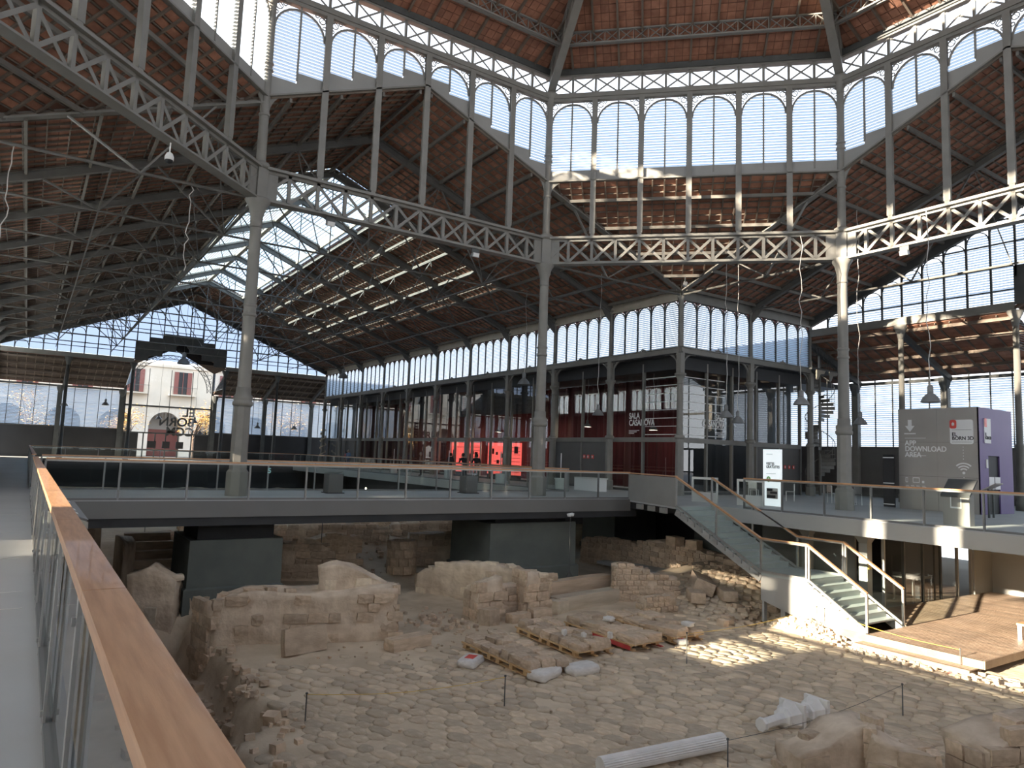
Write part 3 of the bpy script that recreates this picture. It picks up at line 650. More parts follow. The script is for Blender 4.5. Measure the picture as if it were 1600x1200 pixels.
# ================================================================== gables, lean-to roofs, outer walls, portals
def gable(th, L, full, name):
    """end wall of a nave: glazed gable on columns, lean-to beyond it, louvred outer wall and a glazed portal"""
    big = full == 2
    g = struct(wname(), (*loc2w(th, L, 0), 0), th, 'glazed gable end of the %s' % name if full else None)
    bwid = 5.33; pw = H-2*bwid                 # bay and half portal width
    mb = MB()
    sill = MB(); 
    for s in (-1, 1): sill.bb(-.12, .12, *sorted((s*pw, s*(H-.1))), 9.3, 9.72)
    sill.build('sill_beam', 'iron', g)
    ys = [-H+1.066*i for i in range(11)]; ys = [-H+.1+(bwid/5)*i for i in range(0, 11)]; mid = [-pw+2*pw*i/7 for i in range(1, 7)]
    ally = ys+mid+[-y for y in reversed(ys)]
    stp = lambda y: 9.72 if abs(y) > pw+.01 else 11.25+(1.5-.42*abs(y)) * (1 if True else 0)
    lv = MB()
    for i, y in enumerate(ally):
        z1 = ZR-SL*abs(y)-.45
        z0 = 9.72 if abs(y) >= pw-.01 else 12.5-.38*abs(y)
        if z1-z0 > .2: MB().bb(-.05, .05, y-.045, y+.045, z0, z1).build('mullion', 'iron_dark', g)
    for zt in (10.35, 11.5, 12.65, 13.8):
        yl = (ZR-.45-zt)/SL
        for s in (-1, 1):
            y0 = 0 if zt > 12.6 else pw
            MB().bb(-.035, .035, *sorted((s*y0, s*yl)), zt-.03, zt+.03).build('transom', 'iron_dark', g)
    for s in (-1, 1): MB().beam((0, 0, ZR-.3), (0, s*H, ZR-.3-SL*H), .25, .5).build('rake_beam', 'iron_dark', g)
    # arched heads under the rake
    for i in range(len(ally)-1):
        y0, y1 = ally[i], ally[i+1]; wd = (y1-y0)/2; c = (y0+y1)/2; zt = ZR-SL*max(abs(y0), abs(y1))-.5
        if wd < .3 or zt < 10: continue
        a = MB(); pr = arch_prof(wd-.04, zt-wd*.75)
        for k in range(len(pr)-1): a.beam((0, c+pr[k][0], pr[k][1]), (0, c+pr[k+1][0], pr[k+1][1]), .05, .05)
        a.build('arch_head', 'iron_dark', g)
        if full:
            z0 = 9.75 if abs(c) > pw else 12.5-.38*abs(c)
            z = z0+.06
            while big and z < zt-.1:
                hw_ = wd-.06 if z < zt-wd*.75 else math.sqrt(max(0, (wd-.06)**2-(z-zt+wd*.75)**2))
                if hw_ > .05: lv.box((.02, c, z), (.1, 2*hw_, .008), Matrix.Rotation(.6, 3, 'Y'))
                z += .125
    if not full:      # frosted panes added to the unseen gables to hold back direct sun
        for s in (-1, 1): MB().prism([(0, s*pw, 9.75), (0, s*(H-.2), 9.75), (0, s*(H-.2), 10.0), (0, s*pw, ZR-SL*pw-.5)], (.02, 0, 0)).build('frosted_pane', 'frosted_pane', g)
        MB().prism([(0, -pw, 11.2), (0, pw, 11.2), (0, pw, ZR-SL*pw-.5), (0, 0, ZR-.5), (0, -pw, ZR-SL*pw-.5)], (.02, 0, 0)).build('frosted_pane', 'frosted_pane', g)
    if lv.v: lv.build('louvre_slats', 'louvre', g, kind='stuff')
    if full == 1: MB().prism([(.03, -H+.2, 9.75), (.03, H-.2, 9.75), (.03, H-.2, 10), (.03, 0, ZR-.4), (.03, -H+.2, 10)], (.01, 0, 0)).build('glass_pane', 'gable_glass', g)
    # stepped sheet above the portal
    for i, y in enumerate([-pw]+mid):
        y1 = (mid+[pw])[i]; zb = max(9.6, 11.75-.54*max(abs(y), abs(y1))); zt = 12.62-.40*max(0, min(abs(y), abs(y1))-.1)
        MB().bb(-.05, .05, y, y1, zb, max(zt, zb+.4)).build('sheet_panel', 'iron_dark', g)
    # columns under the gable
    for y in (-H+bwid, -pw, pw, H-bwid):
        x_, y_ = loc2w(th, L, y)
        if full and inview((x_, y_, 5), 60):
            t = thing('iron_column', '%s carrying the gable of the %s, %s' % ('slender dark column' if L == LX else 'slender grey column', name, {(-H+bwid): 'nearest the glazed wall' if L == LX else 'far side', -pw: 'beside the portal, glazed-hall side' if L == LX else 'portal far side', pw: 'beside the portal, dark side' if L == LX else 'at the frame edge beyond the kiosk', H-bwid: 'at far left' if L == LX else 'behind the kiosk'}[y]), 'column', (x_, y_, 0), th, 'gable columns')
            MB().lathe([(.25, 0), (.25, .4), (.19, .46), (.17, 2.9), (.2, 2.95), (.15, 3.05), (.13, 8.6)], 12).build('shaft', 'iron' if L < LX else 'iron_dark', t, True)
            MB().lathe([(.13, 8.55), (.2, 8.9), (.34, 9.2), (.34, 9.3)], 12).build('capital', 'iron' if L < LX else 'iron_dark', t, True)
        else: MB().lathe([(.2, 0), (.14, 9.3)], 8, (0, y, 0)).build('column_shaft', 'iron', g)
    # lean-to roof
    c = struct('ceiling', (*loc2w(th, L, 0), 0), th, 'low lean-to roof in front of the %s outer wall' % name if full else None)
    W = 34
    for s in (-1, 1):
        y0, y1 = s*(pw+.1), s*(H+(14 if full else 4))
        P = lambda x, y: Vector((x, y, 9.25-.37*x))
        MB().prism([P(0, y0), P(0, y1), P(AIS+.3, y1), P(AIS+.3, y0)], (0, 0, .1)).build('roof_board', 'roof_back', c)
        if full:
            n_ = int(abs(y1-y0)/.7); bt = MB(); nr = Vector((-.37, 0, -1)).normalized()
            tiles(c, lambda u, v: P(u, y0+s*v)+nr*.01, 14, n_, AIS/14, abs(y1-y0)/n_, nrm=nr, **({'name': 'lining_board', 'mt': 'shaded_lining'} if L == LX else {}))
            for k in range(n_+1): yk = y0+(y1-y0)*k/n_; bt.beam(P(0, yk)-Vector((0, 0, .08)), P(AIS, yk)-Vector((0, 0, .08)), .06, .08)
            bt.build('rafters', 'roof_wood', c, kind='stuff')
            for x in (.15, 1.5, 2.9, 4.3): MB().beam(P(x, y0)-Vector((0, 0, .19)), P(x, y1)-Vector((0, 0, .19)), .14, .16).build('purlin', 'roof_wood', c)
            for k in range(1, 4):
                yk = s*(H-bwid*(2-k)) if k < 3 else s*(H+bwid)
                if abs(yk) > pw: MB().beam(P(0, yk)-Vector((0, 0, .35)), P(AIS, yk)-Vector((0, 0, .35)), .2, .3).build('rafter_beam', 'iron_dark', c)
    # outer wall
    xo = AIS
    ow = struct('wall_%s' % {0: 'far', -1: 'right', 1: 'sun', 2: 'rear'}[round(th/(PI/2))], (*loc2w(th, L+xo, 0), 0), th, 'dark panelled outer wall of the %s with louvres above' % name if full else None)
    for s in (-1, 1):
        y0, y1 = sorted((s*(pw+.1), s*(H+(14 if full else 4))))
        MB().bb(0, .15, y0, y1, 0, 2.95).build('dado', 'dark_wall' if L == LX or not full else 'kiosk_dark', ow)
        MB().bb(-.05, .2, y0, y1, 2.95, 3.05).build('dado_cap', 'iron_dark', ow); MB().bb(-.08, .15, y0, y1, 6.85, 7.02).build('head_rail', 'iron_dark', ow)
        nb = int((y1-y0)/1.066)
        lw = MB()
        z = 3.12
        while z < 6.85:
            if full: lw.box((.06, (y0+y1)/2, z), (.13, y1-y0, .01), Matrix.Rotation(.7, 3, 'Y'))
            z += .13
        if full: lw.build('louvre_slats', 'louvre', ow, kind='stuff')
        else: MB().bb(.0, .02, y0, y1, 3.05, 6.85).build('frosted_panes', 'frosted_pane', ow)
        for k in range(nb+1):
            yk = y0+(y1-y0)*k/nb
            MB().bb(-.04, .04, yk-.025, yk+.025, 3.05, 7.2).build('mullion', 'iron_dark', ow)
        for k in range(4):
            yk = s*(pw+.25+bwid*k)
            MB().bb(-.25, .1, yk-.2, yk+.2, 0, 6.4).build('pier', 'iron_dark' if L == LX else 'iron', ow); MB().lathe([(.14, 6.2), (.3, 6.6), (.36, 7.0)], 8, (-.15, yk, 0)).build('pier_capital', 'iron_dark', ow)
    # portal
    p = struct('door_%d' % (round(th/(PI/2))+2), (*loc2w(th, L+xo, 0), 0), th, 'tall glazed portal at the end of the %s' % name if full else None)
    ze, zr2 = 9.45, 11.7
    for s in (-1, 1):
        MB().prism([(-xo, 0, zr2), (.3, 0, zr2), (.3, s*pw, ze), (-xo, s*pw, ze)], (0, 0, .1)).build('porch_roof', 'roof_back', p)
        if full:
            for k in range(12): MB().beam((-xo+xo*k/11, 0, zr2-.05), (-xo+xo*k/11, s*pw, ze-.05), .05, .08).build('porch_rafter', 'roof_wood', p)
            lw = MB(); z = 7.5
            while z < 9.3: lw.box((-xo/2, s*pw, z), (xo, .1, .008), Matrix.Rotation(.6*s, 3, 'X')); z += .12
            lw.build('louvre_slats', 'louvre', p, kind='stuff')
        MB().bb(-.1, .1, *sorted((s*(pw-.12), s*(pw+.12))), 0, ze).build('jamb', 'iron_dark', p)
        MB().beam((0, s*pw, ze), (0, 0, zr2), .12, .14).build('rake_bar', 'iron_dark', p)
        if full: MB().bb(-.08, .08, *sorted((s*(pw-1.5), s*pw)), 0, 2.7).build('side_panel', 'dark_wall', p)
    ar = MB(); pr = arch_prof(pw-.2, ze-2.2, 20)
    pr = [(y, ze-2.2+(z-(ze-2.2))*.93) for y, z in pr]; pr2 = [(y*.9, ze-2.2+(z-(ze-2.2))*.9) for y, z in pr]
    for k in range(20):
        ar.beam((0, *pr[k]), (0, *pr[k+1]), .06, .07); ar.beam((0, *pr2[k]), (0, *pr2[k+1]), .06, .06)
        if full: ar.beam((0, *pr[k]), (0, *pr2[k+1]), .03, .035); ar.beam((0, *pr2[k]), (0, *pr[k+1]), .03, .035)
    ar.build('arch_tracery', 'iron_dark', p)
    if full:
        rg = MB()
        for s in (-1, 1):
            for yy, zz, r_ in ((3.75, 9.0, .22), (3.3, 9.35, .25), (2.8, 9.75, .25), (2.3, 10.1, .22), (1.8, 10.5, .2), (3.85, 8.4, .16), (1.3, 10.8, .16)):
                for k in range(10):
                    a0, a1 = 2*PI*k/10, 2*PI*(k+1)/10; rg.beam((0, s*yy+r_*math.cos(a0), zz+r_*math.sin(a0)), (0, s*yy+r_*math.cos(a1), zz+r_*math.sin(a1)), .03, .04)
        rg.build('scroll_tracery', 'iron_dark', p)
        for y0, y1 in ((-pw, -pw/2), (-pw/2, 0), (0, pw/2), (pw/2, pw)):
            MB().bb(.02, .03, y0+.05, y1-.05, 2.8, 5.4).build('pane', 'clear_glass', p); MB().bb(.02, .03, y0+.05, y1-.05, 5.6, 9.4+.5*(pw-max(abs(y0), abs(y1)))).build('pane', 'clear_glass', p)
    for y in (-pw/2, 0, pw/2): MB().bb(-.03, .03, y-.03, y+.03, 2.7, 9.4).build('mullion', 'iron_dark', p)
    MB().bb(-.1, .1, -pw, pw, 5.42, 5.58).build('transom', 'iron_dark', p); MB().bb(-.1, .1, -pw, pw, 2.66, 2.8).build('transom', 'iron_dark', p)
    if not full:
        MB().bb(.02, .04, -2.1, pw, 2.8, 5.45).build('frosted_pane', 'frosted_pane', p)  # unseen pane added to narrow the sun patch on the excavation floor
        for a in ((-pw, -2.65), (-2.25, -.5), (-.05, pw)): MB().bb(.02, .04, a[0], a[1], 8.75, 11.4).build('frosted_pane', 'frosted_pane', p)  # unseen panes added with gaps that shape the sun patches on the walkway edge
    if full:
        for y in (-2.9, -2.4, -1.1, .1, 1.1, 2.2, 2.9): MB().bb(-.05, .05, y-.06, y+.06, 0, 2.66).build('door_stile', 'iron_dark', p)
        MB().bb(-.06, .06, -2.9, 2.9, .9, 1.0).build('push_bar', 'iron_dark', p)
        if L == LX:
            text('lettering', 'EL\nBORN\nCCM', 1.25, 'iron_dark', p, (.05, -2.6, 4.6), (PI/2, 0, PI/2), 'LEFT')
            MB().bb(-.3, -.05, 1.0, 1.8, 1.2, 1.9).build('notice_board', 'ink', p); MB().bb(-.3, -.05, -1.6, -.9, 1.2, 1.9).build('notice_board', 'ink', p); MB().bb(-.3, -.05, -.3, .4, 1.2, 1.9).build('notice_board', 'ink', p)
mat('kiosk_dark', (.115, .112, .105, 1), (.13, .127, .12, 1), 1, .6)
gable(0, LX, 1, 'long nave'); gable(-PI/2, LY, 2, 'short nave'); gable(PI/2, LY, 0, 'sunny nave'); gable(PI, LX, 0, 'rear nave')
# ================================================================== glazed halls behind the columns
def glass_wall(p0, p1, label, nb, opaque=()):
    d = Vector((p1[0]-p0[0], p1[1]-p0[1], 0)); L = d.length; w_ = struct(wname(), (p0[0], p0[1], 0), math.atan2(d.y, d.x), label)
    wd = L/nb
    for k in range(nb+1): MB().bb(k*wd-.05, k*wd+.05, -.09, .09, 0, 6.9).build('mullion', 'iron', w_)
    MB().bb(0, L, -.1, .1, 2.67, 2.92).build('transom', 'iron', w_); MB().bb(0, L, -.08, .08, 6.45, 7.12).build('head_panel', 'dark_wall', w_); MB().bb(0, L, -.06, .06, 0, .12).build('bottom_rail', 'iron_dark', w_)
    lo = MB().bb(.05, wd-.05, -.012, .012, .12, 2.67).mesh('pane', 'facade_glass'); hi = MB().bb(.05, wd-.05, -.012, .012, 2.92, 6.45).mesh('pane', 'facade_glass')
    dr = MB().bb(.05, wd-.05, -.03, .03, .05, 2.67).mesh('door_leaf', 'kiosk_dark')
    for k in range(nb):
        if k in opaque: put('door_leaf', dr, w_, (k*wd, 0, 0))
        else: put('pane', lo, w_, (k*wd, 0, 0))
        put('pane', hi, w_, (k*wd, 0, 0))
    return w_
GY, GX = -15.55, 15.55
gw = glass_wall((LX, GY), (GX, GY), 'long glass wall of the halls', 20, (17, 16, 1, 2))
gw2 = glass_wall((GX, GY), (GX, -LY), 'short glass wall of the halls beside the glass corner', 5, (3, 4))
def shapes_text(par, body, size, loc, rot, mt='white', al='LEFT', sx=1, name='lettering'): return text(name, body, size, mt, par, loc, rot, al, sx=sx)
# lettering on the glass (local x of gw runs toward the corner)
shapes_text(gw, 'SALA\nCASANOVA', .46, (LX-19.2, -.03, 3.95), (PI/2, 0, 0), sx=.78)
shapes_text(gw2, 'SALA\nCASANOVA', .46, (-15.55+19.07, -.03, 3.95), (PI/2, 0, 0), al='RIGHT', sx=.72)
for k, zz in enumerate((3.28, 3.2, 3.12)):
    MB().bb(LX-19.2, LX-18.4-.2*k, -.03, -.02, zz, zz+.035).build('small_print', 'white', gw); MB().bb(19.07-15.55-.75+.1*k, 19.07-15.55, -.03, -.02, zz, zz+.035).build('small_print', 'white', gw2)
for k in range(8):
    z = 3.05+k*.43
    MB().bb(LX-GX-2.4, LX-GX-.1, -.03, -.022, z, z+.035).build('film_stripe', 'white', gw); MB().bb(.1, 3.5, -.03, -.022, z, z+.035).build('film_stripe', 'white', gw2)
# fire-equipment signs on the grey doors
for k, x in enumerate((22.95, 22.6, 22.2)):
    s = MB().bb(LX-x-.1, LX-x+.1, -.06, -.035, 1.68, 1.9).build('red_sign', 'red_sign', gw); MB().bb(LX-x-.05, LX-x+.03, -.066, -.06, 1.74, 1.85).build('pictogram', 'white', s)
for k in range(3):
    s = MB().bb(8.7+k*.4, 8.88+k*.4, -.06, -.035, 1.5, 1.7).build('red_sign', 'red_sign', gw2); MB().bb(8.75+k*.4, 8.83+k*.4, -.066, -.06, 1.55, 1.65).build('pictogram', 'white', s)
# interior
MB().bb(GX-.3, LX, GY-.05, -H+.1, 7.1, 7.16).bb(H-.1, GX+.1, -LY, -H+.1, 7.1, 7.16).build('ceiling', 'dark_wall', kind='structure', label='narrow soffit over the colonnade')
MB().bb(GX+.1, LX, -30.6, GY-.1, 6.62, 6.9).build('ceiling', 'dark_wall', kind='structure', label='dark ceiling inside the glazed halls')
cv = MB(); n = 260
pts = [(19+i*(LX-19)/n, -19.2+.12*math.sin(i*1.7)+.05*math.sin(i*.6)) for i in range(n+1)]
for i in range(n): cv.quad((pts[i][0], pts[i][1], .02), (pts[i+1][0], pts[i+1][1], .02), (pts[i+1][0], pts[i+1][1], 6.6), (pts[i][0], pts[i][1], 6.6))
tag(cv.build('curtain', 'curtain', smooth=True), 'dark red curtain inside the glass halls', 'curtain')
MB().bb(19, 19.1, -30, -19.4, 0, 6.6).build('wall_inner', 'dark_wall', kind='structure')
for k in range(7):
    x = 28.9+k*2.6
    tag(MB().bb(x+.03, x+2.57, GY-.3, GY-.27, 4.6, 6.6).bb(x+.03, x+2.57, GY-.31, GY-.26, 4.57, 4.61).build('roller_blind', 'blind'), 'charcoal roller blind behind the long glass wall, %s of the row' % ORD[k], 'blind', 'charcoal roller blinds')
def exhibit(x0, x1, label, z1=2.62, frame=False):
    t = thing('exhibition_display', label, 'panel', ((x0+x1)/2, -17, 0)); h = (x1-x0)/2
    MB().bb(-h, h, -.06, 0, .3, z1).build('board', 'red_lit', t)
    MB().bb(-h, h, -.07, .01, 0, .3).build('plinth', 'dark_wall', t)
    rr = random.Random(int(x0*10))
    for k in range(7):
        xx = -h+.3+rr.random()*(2*h-.9); zz = .6+rr.random()*1.3
        MB().bb(xx, xx+.25+.3*rr.random(), 0, .012, zz, zz+.2+.4*rr.random()).build('text_block', 'curtain', t)
    for k in range(8):
        zz = .5+k*.25; MB().bb(-h+.1, -h+.1+rr.uniform(.4, 2*h-.3), 0, .01, zz, zz+.03).build('text_line', 'shutter', t)
    if frame:
        for a in ((-h-.12, -h-.02, 0, z1+.1), (h+.02, h+.12, 0, z1+.1), (-h-.12, h+.12, z1, z1+.1)): MB().bb(a[0], a[1], .02, .12, a[2], a[3]).build('frame', 'white', t)
exhibit(37.1, 41.7, 'glowing red exhibition panel in a pale frame behind the glass', frame=True)
exhibit(31.7, 36.1, 'glowing red exhibition panel without frame behind the glass')
# ================================================================== building across the street, beyond the far portal
def house(x, y0, y1, h, label, arches, wins):
    t = thing('house', label, 'building', (x, (y0+y1)/2, 0)); c = (y0+y1)/2
    mb = MB(); za = 5.9
    zz = za
    mb.bb(0, 6, y0-c, y1-c, za+.6, h); mb.bb(2.5, 6, y0-c, y1-c, 0, za+.6)
    for (a, r) in arches: pass
    ed = [y0]+[v for a, r in arches for v in (a-r, a+r)]+[y1]
    for k in range(0, len(ed), 2): mb.bb(0, .8, ed[k]-c, ed[k+1]-c, 0, za+.6)
    for a, r in arches:
        n = 12; spr = za-r
        for k in range(n):
            q0, q1 = PI*k/n, PI*(k+1)/n
            mb.prism([(0, a-c+r*math.cos(q0), spr+r*math.sin(q0)), (0, a-c+r*math.cos(q1), spr+r*math.sin(q1)), (0, a-c+r*math.cos(q1), za+.62), (0, a-c+r*math.cos(q0), za+.62)], (.8, 0, 0))
    mb.build('walls', 'facade', t)
    for a, r in arches: MB().bb(2.3, 2.45, a-c-r-.3, a-c+r+.3, 0, 3.6).build('shopfront', 'shutter' if int(a) % 2 else 'ink', t); MB().bb(2.3, 2.45, a-c-r-.3, a-c+r+.3, 3.6, 5.9).build('fanlight', 'kiosk_grey', t)
    MB().bb(-.15, 0, y0-c, y1-c, za+.65, za+.85).build('cornice', 'facade', t); MB().bb(-.2, 0, y0-c, y1-c, h-.5, h-.2).build('cornice', 'facade', t)
    for y, z in wins:
        w_ = MB().bb(-.05, .02, y-c-.55, y-c+.55, z, z+3.0).build('window', 'ink', t)
        for s in (-1, 1): MB().bb(-.12, -.05, *sorted((y-c+s*.55, y-c+s*1.1)), z, z+3.0).build('shutter', 'shutter', w_)
        MB().bb(-.1, -.05, y-c-.04, y-c+.04, z, z+3.0).build('sash_bar', 'shutter', w_)
        b = MB().bb(-.9, 0, y-c-1.7, y-c+1.7, z-.25, z-.1).build('balcony', 'facade', t)
        rl = MB().bb(-.9, -.86, y-c-1.7, y-c+1.7, z+.85, z+.9)
        for k in range(23): rl.bb(-.89, -.87, y-c-1.7+k*.15, y-c-1.68+k*.15, z-.1, z+.85)
        rl.build('balcony_rail', 'iron_dark', b)
house(95, -40, 30, 12.4, 'cream house with arcade and red shutters across the street', [(-3+5.8*k, 1.95) for k in range(-5, 5)], [(-4.8+5.8*k, 8.4) for k in range(-5, 5)])
def tree(x, y, h, label):
    t = thing('tree', label, 'tree', (x, y, 0)); rr = random.Random(int(x*7+y))
    tr = MB().tube([(0, 0, 0), (.1, .1, h*.4), (0, .2, h*.55)], [.18, .13, .1], 7)
    lf = MB()
    for k in range(9):
        a = rr.uniform(0, 2*PI); e = Vector((math.cos(a)*rr.uniform(.8, 1.9), math.sin(a)*rr.uniform(.8, 1.9), rr.uniform(h*.55, h*.98)))
        tr.tube([(0, .15, h*rr.uniform(.35, .52)), e*.6+Vector((0, 0, h*.22)), e], [.08, .05, .02], 5)
        for j in range(150):
            p = e+Vector((rr.gauss(0, .6), rr.gauss(0, .6), rr.gauss(0, .55))); s = rr.uniform(.07, .13)
            q = Matrix.Rotation(rr.uniform(0, 6), 3, 'Z') @ Matrix.Rotation(rr.uniform(-1, 1), 3, 'X')
            lf.add([p+q @ Vector(v) for v in ((-s, 0, 0), (0, -s*.6, .02), (s, 0, 0), (0, s*.6, .02))], [(0, 1, 2, 3)])
    tr.build('trunk', 'bark', t); lf.build('foliage', 'autumn', t, kind='stuff')
# houses across the sunny street shade the lowest sun
sh = MB().bb(-40, -3.9, 60, 70, 0, 11.4).bb(-3.55, 5.7, 60, 70, 0, 11.4).bb(6.15, 60, 60, 70, 0, 11.4)
sh.build('wall_street', 'facade', kind='structure')
tree(84, -4.8, 6.2, 'golden autumn tree on the square beyond the portal lettering'); tree(86, 2.2, 5.4, 'smaller golden tree seen at the portal edge'); tree(83, -16, 6.5, 'golden tree beyond the frosted outer wall'); tree(83, 12, 6.5, 'golden tree beyond the dark side of the outer wall')
# ================================================================== excavation
def sst(a, b, x): t = min(1, max(0, (x-a)/(b-a))); return t*t*(3-2*t)
def gh(x, y):
    z = GND+.05*noise.noise(Vector((x*.7, y*.7, 0)))+.03*noise.noise(Vector((x*2.3, y*2.3, 3)))
    edge = 7.75+.35*noise.noise(Vector((x*.8, 2, 5)))+sst(4.2, 2.4, x)*1.0
    z -= .95*sst(edge-.05, edge+.25, y)*sst(1.8, 2.6, x)*sst(13.5, 12.2, x)
    z += .38*math.exp(-((x-3.5)**2/.9+(y+8.0)**2/.5))
    z += .95*sst(-6.9, -11.5, y)*sst(4.6, 7.5, x)*sst(13, 10.5, x)                        # collapsed paving slope
    z -= .9*math.exp(-((x-5.4)**2/.5+(y+8.6)**2/.8))
    z += (.2+.9*sst(17.5, 22, x))*sst(15.5, 18, x)+.25*noise.noise(Vector((x*.5, y*.5, 9)))*sst(15, 20, x)
    return z
def in_paving(x, y):
    if x < -4.9+.2*y and y < -1: return False
    if y > 7.55 and x > 2.2: return False
    if x > 7.3 or x < -5 or y > 8.5 or y < -8.6: return False
    if x > 2.2 and y < -7.2: return False
    return True
def terrain(x0, x1, y0, y1, st):
    nx, ny = int((x1-x0)/st), int((y1-y0)/st); mb = MB()
    for i in range(nx+1):
        for j in range(ny+1):
            x, y = x0+(x1-x0)*i/nx, y0+(y1-y0)*j/ny; mb.v.append((x, y, gh(x, y)+(.008*noise.noise(Vector((x*5, y*5, 1)))-.035 if in_paving(x, y) else .025*noise.noise(Vector((x*5, y*5, 1))))))
    mb.f = [(i*(ny+1)+j, (i+1)*(ny+1)+j, (i+1)*(ny+1)+j+1, i*(ny+1)+j+1) for i in range(nx) for j in range(ny)]
    return mb
terrain(-16, 24, -21, 15.5, .16).build('ground', 'soil', smooth=True, kind='structure', label='sandy excavation floor')
terrain(24, 62, -12, 12, .8).build('ground', 'soil', smooth=True, kind='structure', label='excavation floor of the far nave')
# retaining walls under the walkways
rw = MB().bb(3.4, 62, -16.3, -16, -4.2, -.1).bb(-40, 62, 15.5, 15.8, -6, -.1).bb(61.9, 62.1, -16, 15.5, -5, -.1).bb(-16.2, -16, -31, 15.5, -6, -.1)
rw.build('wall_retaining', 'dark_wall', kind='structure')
# --- stone shapes
def rock(seed, sub=2, jit=.10, rnd=.5):
    rr = random.Random(seed); bm = bmesh.new(); bmesh.ops.create_cube(bm, size=1)
    if sub > 1: bmesh.ops.subdivide_edges(bm, edges=bm.edges, cuts=sub-1, use_grid_fill=True)
    o = Vector((rr.uniform(0, 50), rr.uniform(0, 50), 0))
    for v in bm.verts:
        c = v.co.copy(); l = max(abs(c.x), abs(c.y), abs(c.z)); s = c.normalized()*.62
        v.co = c.lerp(s, rnd*.45)+Vector((noise.noise(c*2+o), noise.noise(c*2+o+Vector((7, 0, 0))), noise.noise(c*2+o+Vector((0, 9, 0)))))*jit
    mb = MB(); bm.verts.ensure_lookup_table(); mb.v = [tuple(v.co) for v in bm.verts]; mb.f = [tuple(v.index for v in f.verts) for f in bm.faces]; bm.free(); return mb
SV = [rock(i, 2, .13, .55) for i in range(6)]
SVM = {m_: [v.mesh('stone', m_, False) for v in SV] for m_ in ('stone', 'pale_stone')}
def flat_rock(seed):
    rr = random.Random(seed); n = 8; mb = MB()
    out = []
    for k in range(n):
        a = 2*PI*(k+.5)/n; c, s_ = math.cos(a), math.sin(a); m_ = max(abs(c), abs(s_)); q = .5/m_*rr.uniform(.86, 1.0); q = min(q, .62)
        out.append((c*q, s_*q))
    vs = [(x, y, -.5) for x, y in out]+[(x, y, .15) for x, y in out]+[(x*.72, y*.72, .46+rr.uniform(-.1, .06)) for x, y in out]+[(0, 0, .5)]
    fs = [(k, (k+1) % n, n+(k+1) % n, n+k) for k in range(n)]+[(n+k, n+(k+1) % n, 2*n+(k+1) % n, 2*n+k) for k in range(n)]+[(2*n+k, 2*n+(k+1) % n, 3*n) for k in range(n)]
    return MB().add(vs, fs)
CV = [flat_rock(i) for i in range(7)]; CVM = [v.mesh('cobble', 'cobble', True) for v in CV]
# --- paving stones
pv = thing('paving', 'old street paving of worn ochre stones', 'paving', (2, 2, GND-.3))
ang = math.radians(24); ca, sa = math.cos(ang), math.sin(ang); st = []
v = -14
row = 0
while v < 14:
    dv = R.uniform(.22, .3); u = -14+R.uniform(0, .4); row += 1
    while u < 14:
        du = R.uniform(.3, .56); x, y = (u+du/2)*ca-v*sa, (u+du/2)*sa+v*ca
        if in_paving(x, y):
            worn = noise.noise(Vector((x*.35+4, y*.35, 2)))+.35*sst(3.5, 6, x)
            if R.random() > .03+worn*.9 or x < 1.8:
                st.append((x, y, gh(x, y), du*1.06, dv*1.06, ang+R.uniform(-.09, .09), R.randrange(7), worn))
        u += du
    v += dv
st2 = []
for s in st:
    q = pix((s[0], s[1], s[2])); st2.append((q[2] if q and -5 < q[0] < 1605 and -5 < q[1] < 1205 else 999, s))
st2.sort(key=lambda a: a[0]); rest = MB()
def add_var(mb, var, loc, sc_, rz, rx=0):
    m_ = Matrix.Translation(loc) @ Matrix.Rotation(rz, 4, 'Z') @ Matrix.Rotation(rx, 4, 'X') @ Matrix.Diagonal((*sc_, 1))
    mb.add([m_ @ Vector(p) for p in var.v], var.f)
for n_, (d_, (x, y, z, du, dv, a, vi, wn)) in enumerate(st2):
    hz = .10; zz = z+R.uniform(-.01, .01)-.03-.015*max(0, wn)+.0
    if n_ < 300 and d_ < 900: put('cobble', CVM[vi], pv, (x-2, y-2, zz-(GND-.3)), a, scale=(du, dv, hz), rot=(R.uniform(-.05, .05), R.uniform(-.05, .05), a))
    else: add_var(rest, CV[vi], (x-2, y-2, zz-(GND-.3)), (du, dv, hz), a)
rest.build('cobbles', 'cobble', pv, smooth=True, kind='stuff')
# sloping collapsed paving by the stairs
cp = thing('paving', 'collapsed patch of brick paving sloping up beside the stairs', 'paving', (7, -8, -3.2))
rr = random.Random(3)
for i in range(13):
    for j in range(11):
        x, y = 5.0+i*.36+.12*(j % 2), -7.0-j*.34
        if math.hypot(x-5.4, y+8.6) < .8 or x > 9.6: continue
        s_ = (gh(x, y-.15)-gh(x, y+.15))/.3
        put('cobble', CVM[rr.randrange(7)], cp, (x-7, y+8, gh(x, y)+3.2+.02), scale=(.34, .31, .14), rot=(math.atan(-s_), rr.uniform(-.06, .06), rr.uniform(-.1, .1)))
